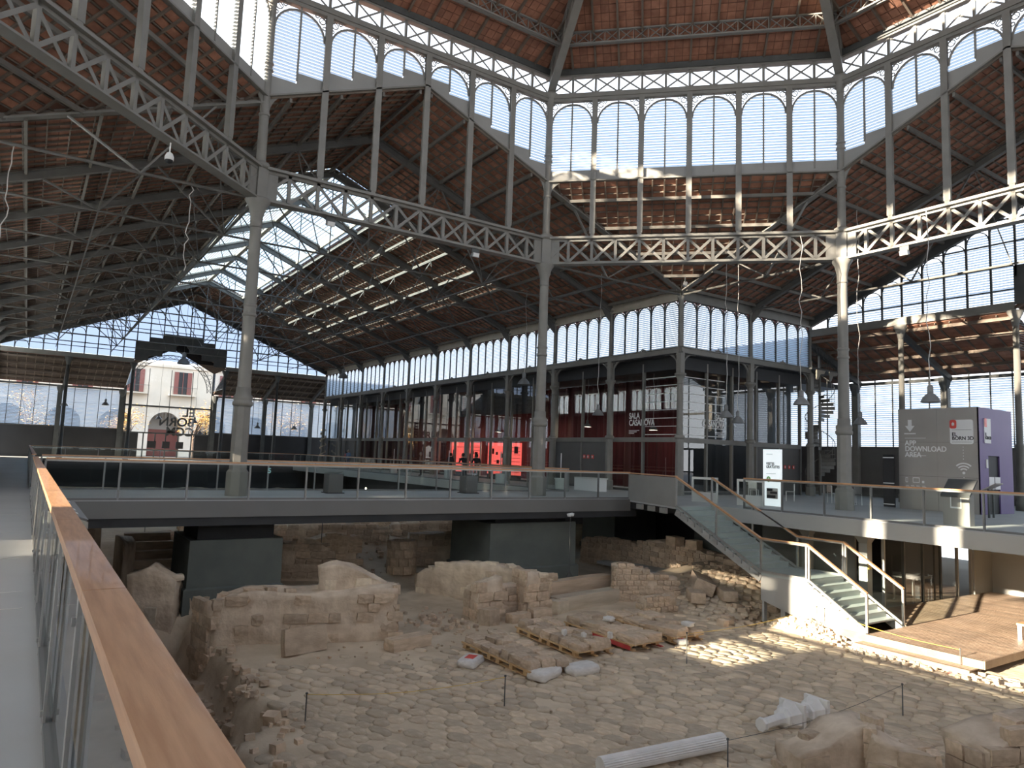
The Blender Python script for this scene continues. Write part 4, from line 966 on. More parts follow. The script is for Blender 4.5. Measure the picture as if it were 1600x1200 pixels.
# --- ruined walls
def ruin(name, label, p0, p1, thick, tops, course=.27, prob=.8, zb=None, mtone='stone', back=False, seed=1, cat='wall', slen=(.28, .6), lean=0, core='wall_core'):
    rr = random.Random(seed); p0, p1 = Vector((*p0, 0)), Vector((*p1, 0)); d = p1-p0; L = d.length; d /= L
    n_ = Vector((-d.y, d.x, 0)); cm = Vector((CX, CY, 0))
    if (cm-(p0+p1)/2).dot(n_) < 0: n_ = -n_                       # n_ faces the viewer
    rz = math.atan2(d.y, d.x); zb = (min(gh(*p0.xy), gh(*p1.xy))-.25) if zb is None else zb
    t = thing(name, label, cat, (p0.x, p0.y, zb), rz); sgn = 1 if n_.dot(Vector((-d.y, d.x, 0))) > 0 else -1
    def top(u):
        f = u/L*(len(tops)-1); i = min(int(f), len(tops)-2); return tops[i]+(tops[i+1]-tops[i])*(f-i)-zb
    nx = max(4, int(L/.16)); ny, nz = 7, 9; mb = MB()
    ringv = []
    for i in range(nx+1):
        u = L*i/nx; h = top(u); sec = []
        for k in range(nz+1): sec.append((0, h*k/nz))
        for k in range(1, ny): sec.append((-thick*k/ny, h))
        for k in range(nz+1): sec.append((-thick, h*(1-k/nz)))
        for (y, z) in sec:
            q = Vector((p0.x+d.x*u*1.3, y*1.3+seed, z*1.3)); e = .07*noise.noise(q*1.6)+.04*noise.noise(q*4.5)
            yy = y+e*(1 if y > -thick/2 else -1); zz = z+(.10*noise.noise(q*2+Vector((5, 5, 5)))+.05*noise.noise(q*6))*(1 if z > h*.9 else .2)
            uu = u+(.08*noise.noise(q*2.2+Vector((3, 1, 8))) if i in (0, nx) else 0)
            mb.v.append((uu, sgn*(yy-lean*z), max(0, zz) if z > 0 else 0))
    m_ = len(sec)
    mb.f = [(i*m_+k, i*m_+k+1, (i+1)*m_+k+1, (i+1)*m_+k) for i in range(nx) for k in range(m_-1)]+[tuple(range(m_)), tuple(nx*m_+k for k in reversed(range(m_)))]
    mb.build('core', core, t, smooth=True)
    z = .1
    while z < max(tops)-zb-.02:
        u = rr.uniform(-.1, .1); ch = course*rr.uniform(.85, 1.15)
        while u < L-.05:
            sl_ = rr.uniform(*slen); uc = min(L, u+sl_/2)
            if z+ch*.6 < top(max(0, uc)) and rr.random() < prob:
                put('stone', SVM[mtone][rr.randrange(6)], t, (uc, sgn*(-.05-lean*z), z+ch/2), scale=(sl_*1.0, .2, ch*1.02), rot=(rr.uniform(-.04, .04), rr.uniform(-.04, .04), rr.uniform(-.05, .05)))
            u += sl_+.02
        z += ch+.015
    # stones along the top
    u = .05
    while u < L-.1:
        sl_ = rr.uniform(.25, .5)
        if rr.random() < prob*.7:
            put('stone', SVM[mtone][rr.randrange(6)], t, (u+sl_/2, sgn*-thick*rr.uniform(.25, .8), top(min(L, u+sl_/2))-.03), scale=(sl_, rr.uniform(.25, .45), rr.uniform(.12, .22)), rot=(rr.uniform(-.15, .15), rr.uniform(-.15, .15), rr.uniform(-.5, .5)))
        u += sl_
    for e, u in ((0, 0), (1, L)):
        z = .1
        while z < top(u)-.15:
            for k in range(max(1, int(thick/.35))):
                if rr.random() < prob: put('stone', SVM[mtone][rr.randrange(6)], t, (u+(-.02 if e else .02), sgn*-(.2+k*.35), z+course/2), scale=(.2, .34, course*.98), rot=(0, rr.uniform(-.05, .05), rr.uniform(-.06, .06)))
            z += course
    return t
ruin('ruined_wall', 'thick ruined wall with pale top, nearest the wooden handrail', (9.5, 7.8), (8.05, 3.4), 1.15, [-2.35, -2.12, -2.12, -2.15, -2.12, -2.05, -2.05], .25, .42, seed=1)
ruin('ruined_wall', 'pale ragged lump standing on the thick wall by the handrail', (9.0, 5.2), (8.7, 3.4), .6, [-1.55, -1.45, -1.6, -1.8, -2.0], .3, .25, mtone='pale_stone', seed=2, zb=-2.3)
ruin('ruined_wall', 'short return wall at the shaded end of the thick wall', (10.6, 8.05), (9.5, 7.85), .8, [-2.5, -2.3], .28, .5, seed=3)
ruin('ruined_wall', 'leaning pale slab wall right beside the wooden handrail', (13.5, 9.3), (12.9, 8.15), .5, [-2.15, -1.9, -2.3], .5, .12, mtone='pale_stone', seed=4)
ruin('ruined_wall', 'low crumbling wall next to the green-grey pier', (14.2, 8.1), (13.3, 7.6), .5, [-2.5, -2.7, -2.95], .24, .8, seed=5)
ruin('ruined_wall', 'plastered ruined wall running back from the niche', (13.9, -.1), (9.1, -1.9), .6, [-2.75, -2.3, -2.1, -2.05, -2.1, -2.15], .3, .28, mtone='pale_stone', seed=6)
ruin('ruined_wall', 'ruined wall end with a dark niche', (8.8, .35), (8.85, -.5), .7, [-2.35, -2.1], .26, .6, seed=7)
ruin('ruined_wall', 'ruined pier on the far side of the dark niche', (8.85, -1.5), (8.95, -2.5), .8, [-2.0, -2.15], .26, .6, seed=8)
ruin('ruined_wall', 'low back wall inside the niche', (9.3, -.4), (9.35, -1.6), .3, [-2.5, -2.45], .2, .8, seed=9)
ruin('ruined_wall', 'coursed rubble wall behind the long carved stones', (9.45, -5.85), (8.55, -8.0), .6, [-2.1, -2.12, -2.35, -2.5, -2.6], .17, .95, seed=10, slen=(.2, .38))
ruin('ruined_wall', 'dark dry-stone wall below the footbridge', (17.1, -10.6), (14.7, -11.9), .6, [-2.2, -2.05, -2.25], .22, .95, seed=11, slen=(.22, .4))
ruin('ruined_wall', 'rubble wall rising behind the collapsed paving', (14.6, -11.9), (10.0, -12.4), .8, [-2.1, -1.95, -2.0, -2.15, -2.35], .2, .9, seed=12, slen=(.22, .45))
ruin('ruined_wall', 'small stump of rubble near the last pallet', (7.5, -5.3), (7.35, -6.6), .45, [-2.95, -2.9, -2.95], .16, .95, seed=13, slen=(.15, .3))
ruin('ruined_wall', 'nearest ruined wall at the bottom edge, its ochre peak', (-2.73, 1.36), (-3.3, -.03), .7, [-3.0, -2.86, -2.64, -2.6], .27, .45, seed=14)
ruin('ruined_wall', 'nearest ruined wall at the bottom edge, its broken middle', (-3.3, .35), (-4.1, -.15), .6, [-2.66, -2.74, -2.85, -2.9], .24, .55, seed=15)
ruin('ruined_wall', 'nearest ruined wall at the bottom corner, sunlit block courses', (-4.5, -.95), (-5.2, -3.3), .8, [-2.75, -2.52, -2.5, -2.5], .25, .85, seed=16, slen=(.4, .8))
for k, (a, b_, tp, lb) in enumerate((((21.4, 7.5), (20.8, 3.6), [-1.9, -1.75, -1.7], 'far ruined wall beyond the footbridge, behind the stone steps'), ((21.5, 3.2), (20.6, -2.0), [-1.75, -1.65, -1.7, -1.8], 'far ruined wall beyond the footbridge, in the middle'), ((21.5, -2.6), (20.5, -6.8), [-1.75, -1.6, -1.7], 'far ruined wall beyond the footbridge, by the well'), ((18.6, 2.6), (18.3, .4), [-2.1, -1.8, -1.95], 'dark ruined wall below the footbridge beside the well'), ((18.2, -1.9), (17.4, -4.6), [-1.85, -1.8, -1.9], 'ruined wall just behind the round well'), ((17.2, 3.9), (16.6, 2.2), [-2.0, -1.75, -2.1], 'shadowed rubble wall beside the nearer pier'), ((25.5, 6), (24.8, -8), [-1.2, -.95, -1.1, -.9, -1.0], 'long pale ruin wall deep in the far nave'), ((24, 10.4), (18.8, 10.2), [-1.3, -1.2], 'ledge wall along the excavation edge by the handrail'))):
    ruin('ruined_wall', lb, a, b_, .55, tp, .24, .7, seed=30+k)
# stone steps
t = thing('stone_steps', 'worn stone steps in the shade beside the nearer pier', 'steps', (17.2, 7.9, -3.2))
for k in range(6):
    put('step', rock(60+k, 3, .03, .1).mesh('step', 'stone'), t, (k*.36, .05*k, .12+k*.27), scale=(.42, 1.5, .3))
put('cheek_wall', rock(70, 4, .05, .1).mesh('cheek_wall', 'wall_core', True), t, (.9, 1.05, .6), scale=(2.4, .4, 1.9))
# well
t = thing('round_well', 'round stone well mouth under the footbridge', 'well', (17.1, -1.05, -3.3))
for r_ in range(4):
    for k in range(10):
        a = 2*PI*(k+.5*(r_ % 2))/10; put('stone', SVM['stone'][(k+r_) % 6], t, (.5*math.cos(a), .5*math.sin(a), .2+.33*r_), scale=(.2, .36, .34), rot=(0, 0, a))
# loose dressed blocks
def block(label, x, y, dims, rz, z=None, tilt=0, sub=4, mt='stone', name='stone_block', seed=1, jit=.035, group=None):
    z = gh(x, y)+dims[2]/2-.02 if z is None else z
    o = put(name, rock(seed, sub, jit, .12).mesh(name, mt, False), None, (x, y, z), scale=dims, rot=(tilt, 0, rz)); tag(o, label, 'stone', group); return o
block('flat stone slab leaning on the thick ruined wall', 7.85, 5.95, (1.15, .18, .62), -1.38, tilt=-.22, seed=81)
block('long dressed stone block lying on the paving before the wall', 7.25, 3.4, (1.28, .4, .3), -1.35, seed=82)
block('long carved stone, lower of two, beside the niche', 9.4, -4.45, (3.3, .5, .5), -1.42, seed=83, mt='pale_stone')
block('long carved stone, higher of two, beside the niche', 10.2, -4.6, (3.4, .45, .5), -1.42, z=-2.85, seed=84)
block('squared end stone beside the long carved stone', 9.0, -2.8, (.6, .55, .42), -1.3, seed=85, mt='pale_stone')
block('low kerb stone in front of the niche', 8.45, -.9, (.75, .35, .3), -1.5, seed=86); block('second low kerb stone in front of the niche', 8.5, -1.75, (.7, .35, .3), -1.6, seed=87); block('tilted stone at the corner of the niche', 8.4, .2, (.5, .4, .5), -1.2, seed=88)
block('big tilted dark stone on the collapsed paving', 8.2, -8.9, (1.9, .7, .45), -.75, z=-2.75, tilt=.35, seed=89)
block('long stone in front of the big tilted stone', 7.6, -7.9, (1.2, .5, .35), -.7, z=-3.0, seed=90); block('second long stone in front of the big tilted stone', 6.9, -8.7, (.9, .5, .35), -.6, z=-2.9, seed=91)
block('grey squared stone on top of the rubble wall', 12.6, -12.2, (.7, .5, .4), -.2, z=-1.85, seed=92); block('round-topped stone on the rubble wall', 11.6, -12.3, (.55, .5, .4), .2, z=-1.9, seed=93)
block('stones at the end of the rubble wall under the stairs', 9.2, -12.0, (.7, .6, .35), .3, z=-2.35, seed=94)
# rubble
def rubble(label, x, y, rx, ry, n, smin, smax, mt='stone', seed=1, dz=0):
    rr = random.Random(seed); mb = MB()
    for k in range(n):
        px, py = x+rr.gauss(0, rx), y+rr.gauss(0, ry); s = rr.uniform(smin, smax)
        add_var(mb, SV[rr.randrange(6)], (px-x, py-y, gh(px, py)-GND+s*.25+dz), (s, s*rr.uniform(.6, 1), s*rr.uniform(.5, .8)), rr.uniform(0, 6), rr.uniform(-.3, .3))
    o = mb.build('rubble', mt, kind='stuff', label=label); o.location = (x, y, GND); tag(o, cat='rubble')
rubble('sunlit heap of pale rubble under the stair landing', 3.4, -8.05, .6, .35, 240, .05, .16, 'pale_stone', 1)
rubble('scattered stones along the deck edge', .6, -7.7, 1.4, .35, 260, .04, .14, 'pale_stone', 2)
rubble('loose stones at the bottom of the shaded pit', 6.5, 8.7, 2.2, .5, 160, .08, .3, 'stone', 3)
rubble('fallen stones along the pit edge', 5.5, 7.85, 2., .2, 90, .06, .2, 'stone', 4)
rubble('rubble around the niche', 9.2, 1.4, .9, .5, 120, .04, .16, 'stone', 5)
rubble('rubble heap by the collapsed paving', 5.6, -8.5, .5, .7, 120, .08, .3, 'stone', 6)
rubble('gravel between the far walls', 19.5, 1, 1.5, 4., 260, .06, .25, 'stone', 7)
rubble('crumbs on the nearest broken wall', -3.6, -.5, .4, .4, 60, .04, .14, 'stone', 8, .0)
rubble('stones between rubble wall and stairs', 8.5, -10.6, 1.2, .6, 120, .06, .24, 'stone', 9)
rubble('small stones scattered over the open paving', 5.5, 2.5, 2.2, 2.6, 200, .02, .07, 'stone', 10)
# piers under the tall columns
def pier(label, x0, x1, y0, y1, zt):
    t = thing('bridge_pier', label, 'pier', ((x0+x1)/2, (y0+y1)/2, -3.6), group='concrete piers'); a, b_ = (x1-x0)/2, (y1-y0)/2
    MB().lathe([((a+.08)*2**.5, 0), ((a+.08)*2**.5, .9), (a*2**.5, .95), (a*2**.5*.99, zt+3.6)], 4, ph=PI/4).build('block', 'pier', t); t.scale = (1, b_/a, 1)
    MB().lathe([(a*.82*2**.5, zt+3.6), (a*.82*2**.5, zt+4.0), (a*1.08*2**.5, 3.05)], 4, ph=PI/4).build('neck', 'dark_void', t)
    MB().bb(-a*1.1, a*1.1, -a*1.1, a*1.1, 3.05, 3.3).build('cap', 'dark_void', t)
pier('dark green-grey concrete pier below the leftmost tall column', 13.4, 16.2, 4.95, 7.75, -1.25)
pier('dark green-grey concrete pier below the middle tall column', 13.2, 16.2, -7.0, -2.8, -.95)
pier('dark pier in the shadow behind the dry-stone wall', 17, 19.5, -15.5, -12.6, -.8); pier('dark pier under the head of the stairs', 10.2, 12.4, -15.6, -13.2, -.8)
# ================================================================== glass railings
def railing(pts, label, sp=1.73, h=1.12, double=False, ground=True, off=0., glassmt='rail_glass'):
    p0 = Vector(pts[0]); t = thing('glass_railing', label, 'railing', p0, group='glass railings')
    for a, b_ in zip(pts[:-1], pts[1:]):
        a, b_ = Vector(a)-p0, Vector(b_)-p0; d = b_-a; L = d.length; e = d/L; hz = Vector((e.x, e.y, 0)).normalized(); sd = Vector((-hz.y, hz.x, 0)); U = Vector((0, 0, 1))
        # handrail in lengths with visible joints
        nh = max(1, int(L/2.2))
        for k in range(nh): MB().beam(a+d*(k/nh)+U*h+e*.003, a+d*((k+1)/nh)+U*h-e*.003, .12, .045).build('handrail', 'wood', t)
        MB().beam(a+U*(h-.045), b_+U*(h-.045), .05, .045).build('rail_channel', 'steel', t)
        MB().beam(a+U*.03, b_+U*.03, .07, .06).build('bottom_channel', 'fascia_dark', t)
        n = max(1, round(L/sp))
        for k in range(n+1):
            q = a+d*(k/n)
            for s in (-1, 1):
                po = MB().beam(q+sd*.035*s+U*0, q+sd*.035*s+U*(h-.05), .012, .07, hz) if False else MB().box(q+sd*.03*s+U*((h-.05)/2), (.075 if double else .05, .014, h-.05), Matrix((hz, sd, U)).transposed())
                po.build('post', 'steel' if double else 'rail_steel', t)
            if double:
                for zz in (.1, .95):
                    MB().box(q+sd*.045+U*zz, (.03, .012, .03), Matrix((hz, sd, U)).transposed()).build('bolt', 'steel', t)
            if k < n:
                q1 = a+d*((k+1)/n); i0, i1 = q+e*.06, q1-e*.06
                MB().prism([i0+U*.06+sd*.006, i1+U*.06+sd*.006, i1+U*(h-.06)+sd*.006, i0+U*(h-.06)+sd*.006], sd*-.012).build('glass_pane', glassmt, t)
    return t
railing([(-12.09, 11.81, 0), (14.0, 11.81, 0)] , 'nearest railing with broad wooden handrail and steel posts', double=True)
railing([(12.9, 11.58, 0), (12.9, -9.65, 0)], 'glass railing along the near side of the footbridge', sp=1.77)
railing([(18.05, 11.6, 0), (18.05, -10.3, 0)], 'glass railing along the far side of the footbridge', sp=1.77)
railing([(18.05, -10.4, 0), (61.9, -10.4, 0)], 'long glass railing before the glazed halls', sp=1.75)
railing([(7.5, -10.4, 0), (-12, -10.4, 0)], 'glass railing of the walkway in front of the kiosk', sp=1.66)
railing([(18.2, 11.81, 0), (61.9, 11.81, 0)], 'far continuation of the wooden handrail beyond the footbridge', sp=2.4)
railing([(61.9, 11.7, 0), (61.9, -10.3, 0)], 'distant railing before the far portal', sp=2.4)
# grey guard panel beside the stair head
t = thing('guard_screen', 'plain grey guard panel at the head of the glass stairs', 'panel', (12.85, -9.6, 0))
d = Vector((8.95-12.85, -8.3+9.6, 0)); MB().beam(Vector((0, 0, .5)), d+Vector((0, 0, .5)), .05, 1.1).build('sheet', 'grey_paint', t); MB().beam(Vector((0, 0, 1.1)), d+Vector((0, 0, 1.1)), .1, .045).build('handrail', 'wood', t)
for f in (.2, .45, .7): MB().beam(d*f+Vector((0, 0, -.25)), d*(f+.12)+Vector((0, 0, -.25)), .1, .2).build('support', 'grey_paint', t)
# ================================================================== glass stairs down to the deck
YL, YR = -8.3, -10.3
t = thing('glass_stairs', 'steel stairs with glass sides and wooden handrails down to the deck', 'stairs', (1.6, -9.3, -3.05)); o = Vector((1.6, -9.3, -3.05))
def W(x, y, z): return Vector((x, y, z))-o
fl_ = [((8.95, 0.), (5.2, -1.85), 11), ((3.5, -1.85), (1.6, -3.02), 7)]
for (xa, za), (xb, zb_), n in fl_:
    for k in range(n):
        x = xa+(xb-xa)*(k+.5)/n; z = za+(zb_-za)*(k+1)/n
        if z < -3.0: continue
        tr_ = MB().box(W(x, -9.3, z-.025), (abs(xb-xa)/n+.03, 1.96, .05)).build('tread', 'tread', t)
        MB().box(W(x+(xa-xb)/n/2-.01, -9.3, z-.025+abs(za-zb_)/n/2), (.015, 1.9, abs(za-zb_)/n-.05)).build('riser', 'tread', t)
    for y in (YL, YR):
        MB().beam(W(xa, y, za-.22), W(xb, y, zb_-.22), .05, .24).build('stringer', 'fascia', t)
        for k in range(n):
            x = xa+(xb-xa)*(k+.5)/n; z = za+(zb_-za)*(k+1)/n
            MB().box(W(x, y+(.05 if y == YL else -.05), z-.07), (.2, .04, .03)).build('tread_bracket', 'steel', t); MB().box(W(x-.1, y+(.05 if y == YL else -.05), z-.1), (.03, .04, .16)).build('tread_bracket', 'steel', t)
MB().bb(5.2-1.6, 3.5-1.6, -1, 1, -1.95+3.05, -1.85+3.05).build('landing', 'tread', t)
for y in (YL,):   # solid skirt below landing and lower flight
    MB().prism([W(5.2, y, -1.95), W(3.5, y, -1.95), W(1.62, y, -3.02), W(1.62, y, -3.35), W(2.6, y, -3.35), W(5.2, y, -2.75)], (0, -.04, 0)).build('side_panel', 'fascia', t)
for x in (5.15, 4.45, 4.37): MB().bb(x-1.6-.04, x-1.6+.04, .8, .95, -3.45+3.05, -2.2+3.05).build('leg', 'fascia', t)
for y in (YL, YR):
    nodes = [(8.95, 0.), (5.2, -1.85), (3.5, -1.85), (1.6, -3.02)]; hh = 1.08
    for (xa, za), (xb, zb_) in zip(nodes[:-1], nodes[1:]):
        MB().beam(W(xa, y, za+hh), W(xb, y, zb_+hh), .1, .045).build('handrail', 'wood', t); MB().beam(W(xa, y, za+hh-.05), W(xb, y, zb_+hh-.05), .04, .04).build('rail_channel', 'steel', t)
        MB().beam(W(xa, y, za+.02), W(xb, y, zb_+.02), .05, .07).build('bottom_channel', 'steel', t)
        e = (W(xb, y, zb_)-W(xa, y, za)); a = W(xa, y, za)+e*.02; b_ = W(xb, y, zb_)-e*.02; U = Vector((0, 0, 1))
        MB().prism([a+U*.05, b_+U*.05, b_+U*(hh-.07), a+U*(hh-.07)], (0, .012, 0)).build('glass_pane', 'rail_glass', t)
    pq = [(8.95, 0.), (7.05, -.94), (5.2, -1.85), (3.53, -1.85), (3.44, -1.88), (1.62, -3.02)]
    for x, z in pq: MB().box(W(x, y, z+hh/2-.03), (.06, .06, hh-.02)).build('post', 'steel', t)
# ================================================================== timber deck
dk = thing('timber_deck', 'brown timber deck at the foot of the glass stairs', 'deck', (0, -14, -3.05))
n = 0
for k in range(84):
    y0 = -8.2-k*.145
    if y0 < -20.2: break
    x1 = 3.4 if y0 < -10.4 else 1.58
    pl = MB().bb(-1.42+.012*R.random(), x1, y0-.134+14, y0+14, -.035, 0).build('plank', 'deck', dk)
MB().bb(-1.42, 3.4, -8.2+13.98, -8.2+14.02, -.2, 0).build('edge_board', 'deck', dk); MB().bb(-1.46, -1.42, -20.2+14, -8.2+14, -.2, 0).build('edge_board', 'deck', dk)
stp = thing('timber_step', 'low timber step along the deck edge', 'step', (.2, -7.95, -3.25))
for k in range(4): MB().bb(-1.5, 1.5, -.36+k*.145, -.225+k*.145, -.03, 0).build('plank', 'deck', stp)
MB().bb(-1.5, 1.5, .205, .23, -.12, 0).build('edge_board', 'deck', stp)
for x in (-1.2, -.2, .8): MB().bb(x, x+.2, .14, .2, -.2, -.12).build('block', 'red_paint', stp)
be = thing('bench', 'pale wooden bench at the edge of the deck', 'bench', (-1.55, -12.0, -3.05))
MB().bb(-1.2, .75, -.22, .22, .40, .46).build('seat', 'wood', be)
for x in (-1.1, .68): MB().bb(x-.05, x+.05, -.2, .2, 0, .4).build('leg', 'white', be)
# ================================================================== rooms under the walkway by the deck
ur = MB().bb(-12, 3.4, -20.6, -20.4, -3.3, -.1).bb(3.3, 3.4, -20.4, -18.9, -3.3, -.1)
ur.build('wall_lower', 'fascia', kind='structure', label='pale wall of the room under the walkway')
MB().bb(3.38, 16, -16, -15.9, -3.3, -.1).build('wall_lower', 'dark_wall', kind='structure'); MB().bb(5.0, 9.0, -13.6, -13.5, -3.3, -.5).build('wall_lower', 'grey_paint', kind='structure', label='grey wall panel behind the stairs')
slab('floor', 3.4, 16, -31, -10.6, -3.1)
wl = struct(wname(), (3.4, -12.5, -3.05), -PI/2, 'dark glazed front of the room under the walkway')
for k, x in enumerate((0, 1.3, 2.6, 3.9, 5.2, 6.3)): MB().bb(x-.04, x+.04, -.05, .05, 0, 2.55).build('mullion', 'iron_dark' if k not in (0, 4, 5) else 'fascia', wl)
for x in (0, 1.3, 2.6, 3.9): MB().bb(x+.05, x+1.25, -.01, .01, 0, 2.55).build('pane', 'facade_glass' if x else 'rail_glass', wl)
sc_ = thing('steel_post', 'pale steel post with bracket under the walkway', 'post', (3.75, -12.0, -3.1))
MB().bb(-.15, .15, -.15, .15, 0, 2.2).build('shaft', 'fascia', sc_); MB().lathe([(.2, 2.2), (.42, 2.55)], 4, ph=PI/4).build('head', 'fascia', sc_); MB().bb(-.17, -.15, -.08, .08, 1.35, 1.6).build('yellow_notice', 'yellow', sc_)
sc_ = thing('steel_post', 'pale steel post behind the stair landing', 'post', (6.2, -12.4, -3.1))
MB().bb(-.15, .15, -.15, .15, 0, 2.2).build('shaft', 'fascia', sc_); MB().lathe([(.2, 2.2), (.42, 2.55)], 4, ph=PI/4).build('head', 'fascia', sc_)
tb = thing('display_table', 'dark display table in the room under the walkway', 'table', (3.9, -15.6, -3.1))
MB().bb(-.4, .4, -.9, .9, .82, .88).build('table_top', 'iron', tb)
for x in (-.35, .35):
    for y in (-.85, .85): MB().bb(x-.03, x+.03, y-.03, y+.03, 0, .82).build('leg', 'steel', tb)
MB().bb(.36, .4, -.9, .9, .88, 1.6).build('back_screen', 'facade_glass', tb)
# ================================================================== kiosk
def rrect(mb, x0, x1, z0, z1, y0, y1, r=.08, n=4):
    pts = []
    for cx, cz, a0 in ((x1-r, z1-r, 0), (x0+r, z1-r, PI/2), (x0+r, z0+r, PI), (x1-r, z0+r, 1.5*PI)):
        pts += [(cx+r*math.cos(a0+PI/2*k/n), y0, cz+r*math.sin(a0+PI/2*k/n)) for k in range(n+1)]
    return mb.prism(pts, (0, y1-y0, 0))
ks = thing('information_kiosk', 'grey and purple information kiosk with white lettering', 'kiosk', (4.8, -19.4, 0), PI)   # local x runs to -X, local y to -Y -> front faces local -y
kw = 1.6
for j in range(3):
    for k in range(2): MB().bb(-kw+k*kw+.004, -kw+(k+1)*kw-.004, 0, .06, j*1.43+.004, (j+1)*1.43-.004).build('front_panel', 'kiosk_grey', ks)
MB().bb(-kw, kw-.06, .06, 2.98, 0, 4.26).build('body', 'dark_wall', ks)
for a in ((0, .75, 0, 4.28), (1.75, 3.0, 0, 4.28), (.75, 1.75, 2.35, 4.28)): MB().bb(kw-.06, kw, a[0], a[1], a[2], a[3]).build('purple_panel', 'purple', ks)
MB().bb(kw-.07, kw-.055, .75, 1.75, 0, 2.35).build('niche_back', 'ink', ks)
MB().bb(kw, kw+.012, .75, 1.2, 1.0, 1.5).build('leaflet', 'white', ks); MB().bb(kw, kw+.012, 1.28, 1.75, 1.0, 1.5).build('leaflet', 'white', ks)
s = MB().bb(kw, kw+.02, .52, .68, 1.85, 2.2).build('notice', 'pale_strip', ks)
ft = (PI/2, 0, 0)
text('lettering', 'APP\nDOWNLOAD\nAREA', .30, 'white', ks, (-kw+.28, -.012, 2.72), ft, sx=.92)
for z in (3.02, 2.28): MB().bb(-kw+.28, -kw+1.15, -.012, 0, z, z+.018).build('rule', 'white', ks)
MB().prism([(-kw+.28, -.012, 3.42), (-kw+.46, -.012, 3.42), (-kw+.46, -.012, 3.2), (-kw+.28, -.012, 3.2)], (0, .01, 0)).build('icon_bar', 'kiosk_grey', ks)
ar = MB().bb(-kw+.42, -kw+.58, -.014, 0, 3.55, 3.82); ar.prism([(-kw+.3, -.014, 3.56), (-kw+.7, -.014, 3.56), (-kw+.5, -.014, 3.3)], (0, .014, 0)); ar.bb(-kw+.26, -kw+.74, -.014, 0, 3.2, 3.25); ar.build('download_arrow', 'white', ks)
pl = rrect(MB(), .52, 1.4, 2.78, 3.78, -.03, 0, .09).build('name_plate', 'white', ks)
rrect(MB(), .52, .78, 3.42, 3.78, -.036, -.03, .08).build('emblem', 'red_sign', pl); MB().lathe([(.0, 0), (.05, .02), (.05, .1), (0, .16)], 8, (.65, -.037, 3.53)).build('emblem_mark', 'white', pl)
text('lettering', 'EL\nBORN 3D', .2, 'ink', pl, (.6, -.036, 3.12), ft, sx=.95)
for z in (3.36, 2.86): MB().bb(.6, 1.34, -.036, -.03, z, z+.01).build('rule', 'ink', pl)
pl2 = MB().bb(kw, kw+.03, .42, .98, 2.85, 3.85).build('name_plate', 'white', ks); MB().bb(kw+.03, kw+.036, .42, .62, 3.5, 3.85).build('emblem', 'red_sign', pl2)
text('lettering', 'EL\nBORN 3D', .17, 'ink', pl2, (kw+.036, .46, 3.15), (PI/2, 0, PI/2), sx=.7)
wf = MB(); cxw, czw = 1.0, 1.62
for r_ in (.14, .25, .36):
    for k in range(10):
        a0, a1 = PI/4+PI/2*k/10, PI/4+PI/2*(k+1)/10
        wf.prism([(cxw+r_*math.cos(a0), -.012, czw+r_*math.sin(a0)), (cxw+r_*math.cos(a1), -.012, czw+r_*math.sin(a1)), (cxw+(r_+.055)*math.cos(a1), -.012, czw+(r_+.055)*math.sin(a1)), (cxw+(r_+.055)*math.cos(a0), -.012, czw+(r_+.055)*math.sin(a0))], (0, .012, 0))
wf.prism([(cxw+.055*math.cos(2*PI*k/10), -.012, czw+.055*math.sin(2*PI*k/10)) for k in range(10)], (0, .012, 0)); wf.build('wireless_symbol', 'white', ks)
for z in [2.65-.12*k for k in range(5)]+[1.42-.13*k for k in range(5)]: MB().bb(.985, 1.015, -.012, 0, z, z+.03).build('dot', 'white', ks)
ic = MB()
for x0, x1, z0, z1 in ((-1.32, -1.22, 1.14, 1.36), (-1.02, -.74, 1.14, 1.36)): ic.bb(x0, x1, -.012, 0, z0, z0+.03).bb(x0, x1, -.012, 0, z1-.03, z1).bb(x0, x0+.02, -.012, 0, z0, z1).bb(x1-.02, x1, -.012, 0, z0, z1)
ic.bb(-.64, -.55, -.012, 0, 1.13, 1.23); ic.build('device_icons', 'white', ks)
for x in (-1.32, -1.1, -.88, -.64):
    for k in range(4): MB().bb(x, x+.13+.03*(k % 2), -.012, 0, 1.0-.045*k, 1.02-.045*k).build('small_print', 'white', ks)
# tablet lectern in front
lc = thing('tablet_lectern', 'grey lectern with tilted screen and tablet symbol before the kiosk', 'lectern', (.75, -12.0, 0), PI)
MB().prism([(-.38, -.16, 0), (.38, -.16, 0), (.38, -.16, .95), (-.38, -.16, .95)], (0, .32, 0)).build('body', 'kiosk_grey', lc)
MB().prism([(-.42, -.22, .92), (-.42, -.20, .86), (-.42, .34, 1.36), (-.42, .32, 1.42)], (.84, 0, 0)).build('screen', 'iron_dark', lc)
tbm = MB()
for a in ((-.16, .16, .52, .57), (-.16, -.13, .57, .86), (.13, .16, .57, .86)): tbm.bb(a[0], a[1], -.17, -.16, a[2], a[3])
tbm.build('tablet_symbol', 'white', lc)
for kx, ky in ((2.2, -17.8),):
    dsk = thing('leaflet_stand', 'slim dark stand with tilted tray beside the purple panel', 'stand', (kx, ky, 0))
    for y in (-.18, .18): MB().bb(-.03, .03, y-.03, y+.03, 0, 1.05).build('leg', 'iron_dark', dsk)
    MB().prism([(-.3, -.3, 1.25), (.25, -.3, .95), (.25, .3, .95), (-.3, .3, 1.25)], (0, 0, .04)).build('tray', 'kiosk_grey', dsk)
bp = thing('notice_stand', 'tall black panel with white bars beside the kiosk', 'panel', (6.62, -19.0, 0))
MB().bb(-.24, .24, -.04, .04, .05, 2.3).build('board', 'ink', bp)
for z in (.15, 1.05, 2.15): MB().bb(-.24, .24, .04, .05, z, z+.04).build('bar', 'white', bp)
